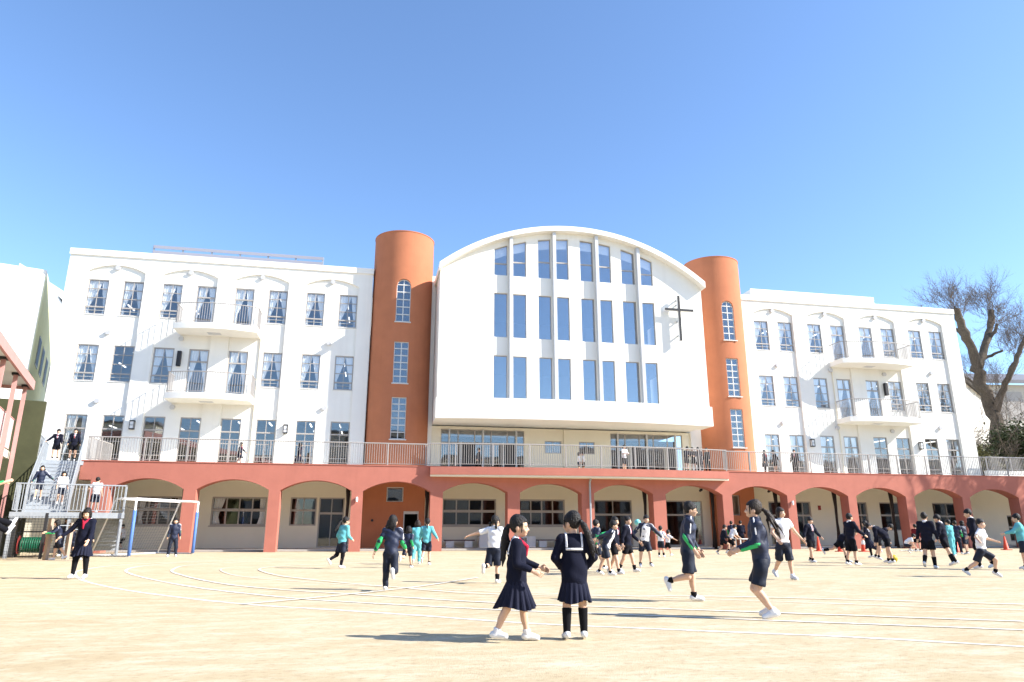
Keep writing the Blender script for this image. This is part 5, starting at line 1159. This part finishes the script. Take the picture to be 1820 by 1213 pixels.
# ---- the group of boys
stand(1078, 1023, 922, 96, 'boy leaning forward in open navy jacket over a white shirt', **mk(TRACK, extras=('stripe', 'open', 'collar'), pose=dict(lean=30, head=(0, -22), aR=(-42, 14, 10, 0), aL=(-38, 14, 12, 0), lR=(14, 4, 6, 6), lL=(-16, 4, 8, -10))))
stand(1060, 1013, 923, 60, 'boy half hidden behind the leaning boy in a pale blue and navy top', **mk(TRACK, top='track', pose=WALK))
stand(1094, 1021, 918, 118, 'boy in navy blazer and red tie walking next to the leaning boy', **mk(BLAZER, pose=dict(lR=(18, 3, 6, 8), lL=(-16, 3, 12, -14), aR=(14, 10, 22, 0), aL=(-8, 12, 20, 0), head=(4, 0))))
stand(1117, 1018, 918, 112, 'boy in navy blazer with his arm swinging, between the tie boy and the laughing boy', **mk(BLAZER, pose=dict(lR=(-14, 3, 14, -10), lL=(16, 3, 4, 8), aR=(-12, 14, 18, 0), aL=(24, 18, 20, 0), head=(8, 0)), sock=(.42, 'black')))
stand(1148, 1009, 917, 168, 'laughing boy with arms wide in an open jacket and white shirt', **mk(TRACK, extras=('stripe', 'open', 'collar'), blen=.8, pose=dict(lean=12, side=-6, head=(-8, -8), aR=(-6, 34, 30, 0), aL=(6, 52, 10, 0), lR=(-4, 8, 8, 0), lL=(14, 8, 14, 0))))
stand(1176, 991, 936, 20, 'small boy in white shirt and navy shorts near the pier, seen from behind', hmax=1.3, **mk(POLO, sock=(.5, 'black'), pose=dict(aR=(30, 30, 20, 0), lR=(6, 3, 4, 0))))
stand(1188, 988, 942, 40, 'small child in loose white shirt running along the arcade', hmax=1.25, **mk(POLO, sleeve=.9, bcol='black', pose=dict(lean=8, aR=(10, 60, 20, 0), aL=(-30, 30, 10, 0), lR=(14, 2, 4, 0), lL=(-18, 2, 40, -10))))
# ---- children round the low table
stand(1286, 986, 934, 70, 'child in black blazer half kneeling by the low white table', H=1.32, **mk(BLAZER, squash=1, pose=dict(lean=16, lR=(60, 6, 70, 0), lL=(-6, 4, 46, -10), aR=(24, 12, 50, 0), aL=(24, 12, 50, 0))))
stand(1301, 986, 935, 60, 'child in white shirt and black shorts bending over the low table', H=1.32, **mk(POLO, sleeve=.95, bcol='black', pose=dict(lean=28, lR=(16, 4, 22, 0), lL=(-14, 4, 12, -8), aR=(50, 8, 30, 0), aL=(50, 8, 30, 0))))
stand(1302, 966, 915, 12, 'boy in green striped navy jacket standing up behind the table', Y=-.35, z=0., H=1.5, **mk(TRACK, pose=dict(aR=(10, 8, 30, 0))))
stand(1319, 968, 914, 350, 'boy in dark blazer with bare knees beside the arch opening', Y=-.3, z=0., H=1.52, **mk(BLAZER, extras=()))
stand(1352, 972, 930, 262, 'child in dark clothes leaning on the end of the low table', Y=-.6, z=0., H=1.35, **mk(BLAZER, extras=(), pose=dict(lean=20, aR=(40, 10, 20, 0), aL=(40, 10, 20, 0))))
# ---- right hand group
stand(1445, 1000, 919, 130, 'boy in navy blazer and red tie strolling with open arms beside a cone', hmax=1.45, **mk(BLAZER, pose=dict(head=(0, 12), aR=(-4, 26, 24, 0), aL=(10, 30, 22, 0), lR=(10, 3, 4, 4), lL=(-12, 3, 10, -8))))
stand(1497, 1000, 940, 82, 'child stooping low behind the boy, one leg kicked back', H=1.4, **mk(BLAZER, extras=(), pose=dict(lean=72, head=(0, -30), aR=(40, 10, 10, 0), aL=(40, 10, 10, 0), lR=(20, 3, 10, 8), lL=(-50, 5, 30, -20)), sock=(.6, 'black')))
stand(1517, 1004, 912, 48, 'boy in navy blazer seen from behind reaching out his right hand', hmax=1.52, **mk(BLAZER, extras=('collar',), blen=.9, pose=dict(lean=5, aR=(18, 30, 30, 0), aL=(4, 12, 20, 0), lR=(4, 4, 4, 0), lL=(-6, 4, 8, -6))))
stand(1547, 992, 927, 278, 'girl in navy sailor dress and black tights running with skirt swinging', hmax=1.4, **mk(SAILOR, extras=('sailor',), hair='bob', legs='black', sock=None, blen=1.12, pose=dict(lean=5, aR=(10, 10, 20, 0), aL=(14, 10, 20, 0), lR=(-4, 2, 2, 0), lL=(-30, 2, 30, -20))))
stand(1582, 1002, 927, 275, 'boy in navy blazer bending down over the gold football', H=1.50, **mk(BLAZER, extras=('collar',), pose=dict(lean=52, head=(0, 20), aR=(46, 8, 14, 0), aL=(50, 8, 14, 0), lR=(6, 12, 4, 0), lL=(-8, 12, 4, -4))))
stand(1566, 996, 937, 95, 'child stooping face to face with the boy over the football', H=1.42, **mk(BLAZER, extras=(), pose=dict(lean=50, head=(0, 10), aR=(50, 8, 20, 0), aL=(50, 8, 20, 0), lR=(4, 4, 20, 0), lL=(-8, 4, 20, -6))))
stand(1612, 984, 960, 80, 'child in white shirt crouched on the sand beside the hoops', H=1.25, **mk(POLO, pose=dict(lean=55, head=(0, -20), lR=(100, 8, 130, 0), lL=(80, 8, 120, 0), aR=(60, 10, 30, 0), aL=(60, 10, 30, 0))))
stand(1632, 979, 930, 10, 'small child in dark red top and black shorts beside an arch pier', hmax=1.3, **mk(BLAZER, top='red', extras=(), sock=(.3, 'black')))
stand(1655, 1007, 908, 12, 'boy in navy blazer and black knee socks walking away', hmax=1.52, **mk(BLAZER, extras=('collar',), sock=(.8, 'black'), pose=dict(aR=(6, 14, 16, 0), aL=(4, 14, 12, 0), lR=(6, 2, 4, 0), lL=(-10, 2, 34, -18))))
stand(1684, 1004, 913, 285, 'boy in navy blazer with white collar looking down, black knee socks', hmax=1.5, **mk(BLAZER, extras=('collar',), sock=(.8, 'black'), pose=dict(head=(0, 18), lean=5, aR=(8, 10, 14, 0), aL=(8, 10, 20, 0), lR=(-12, 2, 4, -8), lL=(-22, 2, 6, -18))))
stand(1696, 990, 925, 300, 'child in full teal tracksuit behind the boy with black knee socks', hmax=1.45, **mk(TRACK, top='teal', extras=(), bottom='pants', bcol='tealp', sock=None))
stand(1705, 984, 925, 8, 'child in navy tracksuit with long trousers beside the tall cone', hmax=1.42, **mk(TRACK, bottom='pants', sock=None, extras=('stripe',), pose=dict(head=(-25, 0))))
stand(1719, 983, 924, 300, 'child in navy jacket and shorts holding hands to face near the pier', hmax=1.42, **mk(TRACK, hair='bob', pose=dict(aR=(30, 10, 120, 20), aL=(20, 10, 110, 20))))
stand(1743, 1003, 897, 262, 'tall boy in navy blazer partly behind the running boy', hmax=1.6, **mk(BLAZER, extras=('collar',), blen=.75, pose=dict(lean=8, head=(0, 6), aR=(-14, 10, 30, 0), aL=(10, 10, 40, 0), lR=(4, 2, 6, 0), lL=(-18, 3, 14, -12))))
stand(1752, 1026, 917, 100, 'boy in flapping white shirt and navy shorts running with arm thrown back', **mk(POLO, sleeve=.75, sock=(.3, 'black'), blen=.84, pose=dict(lean=10, side=4, head=(30, -12), aR=(-10, 62, 40, 0), aL=(20, 40, 60, 10), lR=(-26, 6, 30, -22), lL=(52, 4, 62, 14))))
stand(1826, 1014, 915, 270, 'child in teal top cut by the picture edge near the last cone', hmax=1.5, **mk(TRACK, top='teal', extras=(), pose=dict(aR=(40, 20, 40, 0), aL=(40, 20, 40, 0))))
# ---- left: bars, goal, stair
stand(99, 994, 922, 260, 'girl in navy tracksuit top leaning on the tan bar post', hmax=1.4, **mk(TRACK, hair='bob', sock=(.1, 'white'), pose=dict(lean=14, aR=(60, 12, 40, 0), aL=(60, 12, 50, 0), lR=(8, 4, 4, 0), lL=(-22, 4, 10, -18))))
stand(110, 990, 890, 200, 'girl with dark hair in navy jacket watching behind the bars', H=1.5, **mk(TRACK, hair='long', bottom='pants', sock=None, pose=dict(head=(-10, 0))))
stand(124, 992, 935, 190, 'child in navy top crouching behind the smiling girl', H=1.35, **mk(TRACK, pose=dict(lean=30, lR=(70, 8, 90, 0), lL=(50, 8, 90, 0))))
stand(148, 995, 925, 170, 'child in dark navy clothes hidden behind the smiling girl', hmax=1.35, **mk(BLAZER, extras=()))
stand(216, 980, 934, 285, 'child in white shirt crouching beside the goal', H=1.35, **mk(POLO, bcol='black', pose=dict(lean=10, lR=(70, 6, 80, 0), lL=(20, 6, 60, -10), aR=(16, 12, 20, 0), aL=(16, 20, 20, 0))))
stand(305, 989, 921, 182, 'boy in navy tracksuit keeping goal between the blue posts', hmax=1.5, **mk(TRACK, bottom='pants', sock=None, extras=('stripe',), pose=dict(aR=(0, 10, 10, 0), aL=(0, 10, 10, 0), lR=(2, 8, 2, 0), lL=(4, 8, 4, 0))))
def on_stair(lx, ly, lz, face, label, H, **kw):
    m = st.matrix_basis; p = Matrix.Translation(st.location) @ Matrix.Rotation(st.rotation_euler.z, 4, 'Z') @ Vector((lx, ly, lz)); az = math.atan2(p.x-CAM[0], p.y-CAM[1])
    person(tuple(p), -az-R(face), H, label, h=.0175, detail=False, **kw)
on_stair(-.3, .15, TER-.02, 195, 'boy in navy blazer holding the rail at the stair top', 1.45, **mk(BLAZER, pose=dict(aR=(6, 42, 20, 0), head=(-10, 10))))
on_stair(.38, .18, TER-.02, 190, 'taller boy in navy blazer standing at the stair top', 1.52, **mk(BLAZER, pose=dict(head=(0, 6), aL=(4, 14, 16, 0))))
on_stair(-.40, -3.2, LZ+(TER-.02-LZ)*3/14, 185, 'girl in navy track jacket coming down the steel steps with arms out', 1.42, **mk(TRACK, hair='twin', sock=(.1, 'white'), pose=dict(aL=(6, 48, 10, 0), aR=(4, 20, 10, 0), lR=(14, 4, 20, 0))))
on_stair(.42, -3.5, LZ+(TER-.02-LZ)*2/14, 170, 'girl in white shirt and navy shorts stepping down the stair', 1.36, **mk(POLO, hair='bob', sleeve=.95, bottom='shorts', pose=dict(lR=(18, 4, 30, 0))))
on_stair(1.75, -5.1, LZ, 10, 'boy in white shirt on the stair landing, back turned', 1.42, **mk(POLO, pose=dict(aL=(10, 40, 20, 0), head=(20, 0))))
az = math.atan2(hk[0]-CAM[0], hk[1]-CAM[1])
person((hk[0], hk[1], .98), -az-R(90), 1.3, 'child hanging from the exercise bar with a white shoe kicked up', h=.013, **mk(TRACK, hair='short', bottom='pants', bcol='black', sock=(.1, 'white'), pose=dict(lean=-6, aR=(118, 8, 12, 0), aL=(118, 8, 12, 0), lR=(62, 5, 0, 0), lL=(80, 5, 10, 0))))
# ---- terrace
def terr(x, yt, face, label, Y=.75, hmax=1.5, H=None, **kw):
    p = onY(x, 830, Y); hgt = H or min(hmax, float(onY(x, yt, Y)[2])-TER); az = math.atan2(p[0]-CAM[0], Y-CAM[1])
    kw.setdefault('detail', False); person((p[0], Y, TER), -az-R(face), hgt, label, h=.0185, group='children on the terrace', **kw)
terr(424, 787, 110, 'girl in sailor sweater on the terrace with one arm out', **mk(SAILOR, hair='bob', pose=dict(aL=(30, 40, 10, 0), lR=(14, 2, 4, 0), lL=(-14, 2, 10, 0))))
terr(530, 787, 60, 'girl in dark sailor dress passing a terrace door', Y=1.4, **mk(SAILOR, hair='bob', blen=1., legs='black', pose=WALK))
terr(850, 796, 90, 'child in black before the open terrace door', Y=2.4, **mk(BLAZER, extras=(), bottom='pants', bcol='black', pose=WALK))
terr(1029, 806, 100, 'small child in white shirt below the little terrace window', Y=2.2, H=1.15, **mk(POLO, hair='bob'))
terr(1037, 805, 260, 'small child in white shirt and dark shorts facing a friend on the terrace', Y=2.3, H=1.18, **mk(POLO, bcol='black'))
terr(1110, 792, 140, 'boy in white shirt clapping on the terrace in front of the glazed doors', Y=1.2, **mk(POLO, sleeve=.95, bcol='black', sock=(.3, 'black'), pose=dict(aR=(30, 10, 70, 30), aL=(30, 10, 70, 30))))
LE = dict(lean=16, aR=(40, 16, 60, 20), aL=(40, 16, 60, 20))
terr(1221, 789, 150, 'child in navy leaning on the terrace rail at the end of a row of friends', Y=.45, H=1.42, **mk(BLAZER, extras=(), pose=LE))
terr(1233, 793, 190, 'child in dark blazer leaning on the rail between two friends', Y=.45, H=1.38, **mk(BLAZER, extras=(), pose=LE))
terr(1244, 792, 200, 'girl with long hair leaning on the rail beside two blazered friends', Y=.45, H=1.4, **mk(SAILOR, hair='long', extras=('sailor',), legs='black', pose=LE))
terr(1258, 796, 215, 'child standing a step apart from the row leaning on the rail', Y=.6, H=1.38, **mk(BLAZER, extras=(), bottom='pants'))
terr(1360, 806, 120, 'girl in dark uniform facing a friend before the curtained terrace door', Y=1.0, H=1.38, **mk(SAILOR, hair='bob', extras=('scarf',), legs='black'))
terr(1379, 806, 250, 'child in dark uniform leaning towards a friend on the terrace', Y=1.0, H=1.4, **mk(BLAZER, pose=dict(lean=8, aL=(-20, 20, 10, 0))))
terr(1414, 797, 185, 'boy in black blazer leaning in a terrace doorway', Y=1.3, H=1.5, **mk(BLAZER, bottom='pants', bcol='black'))
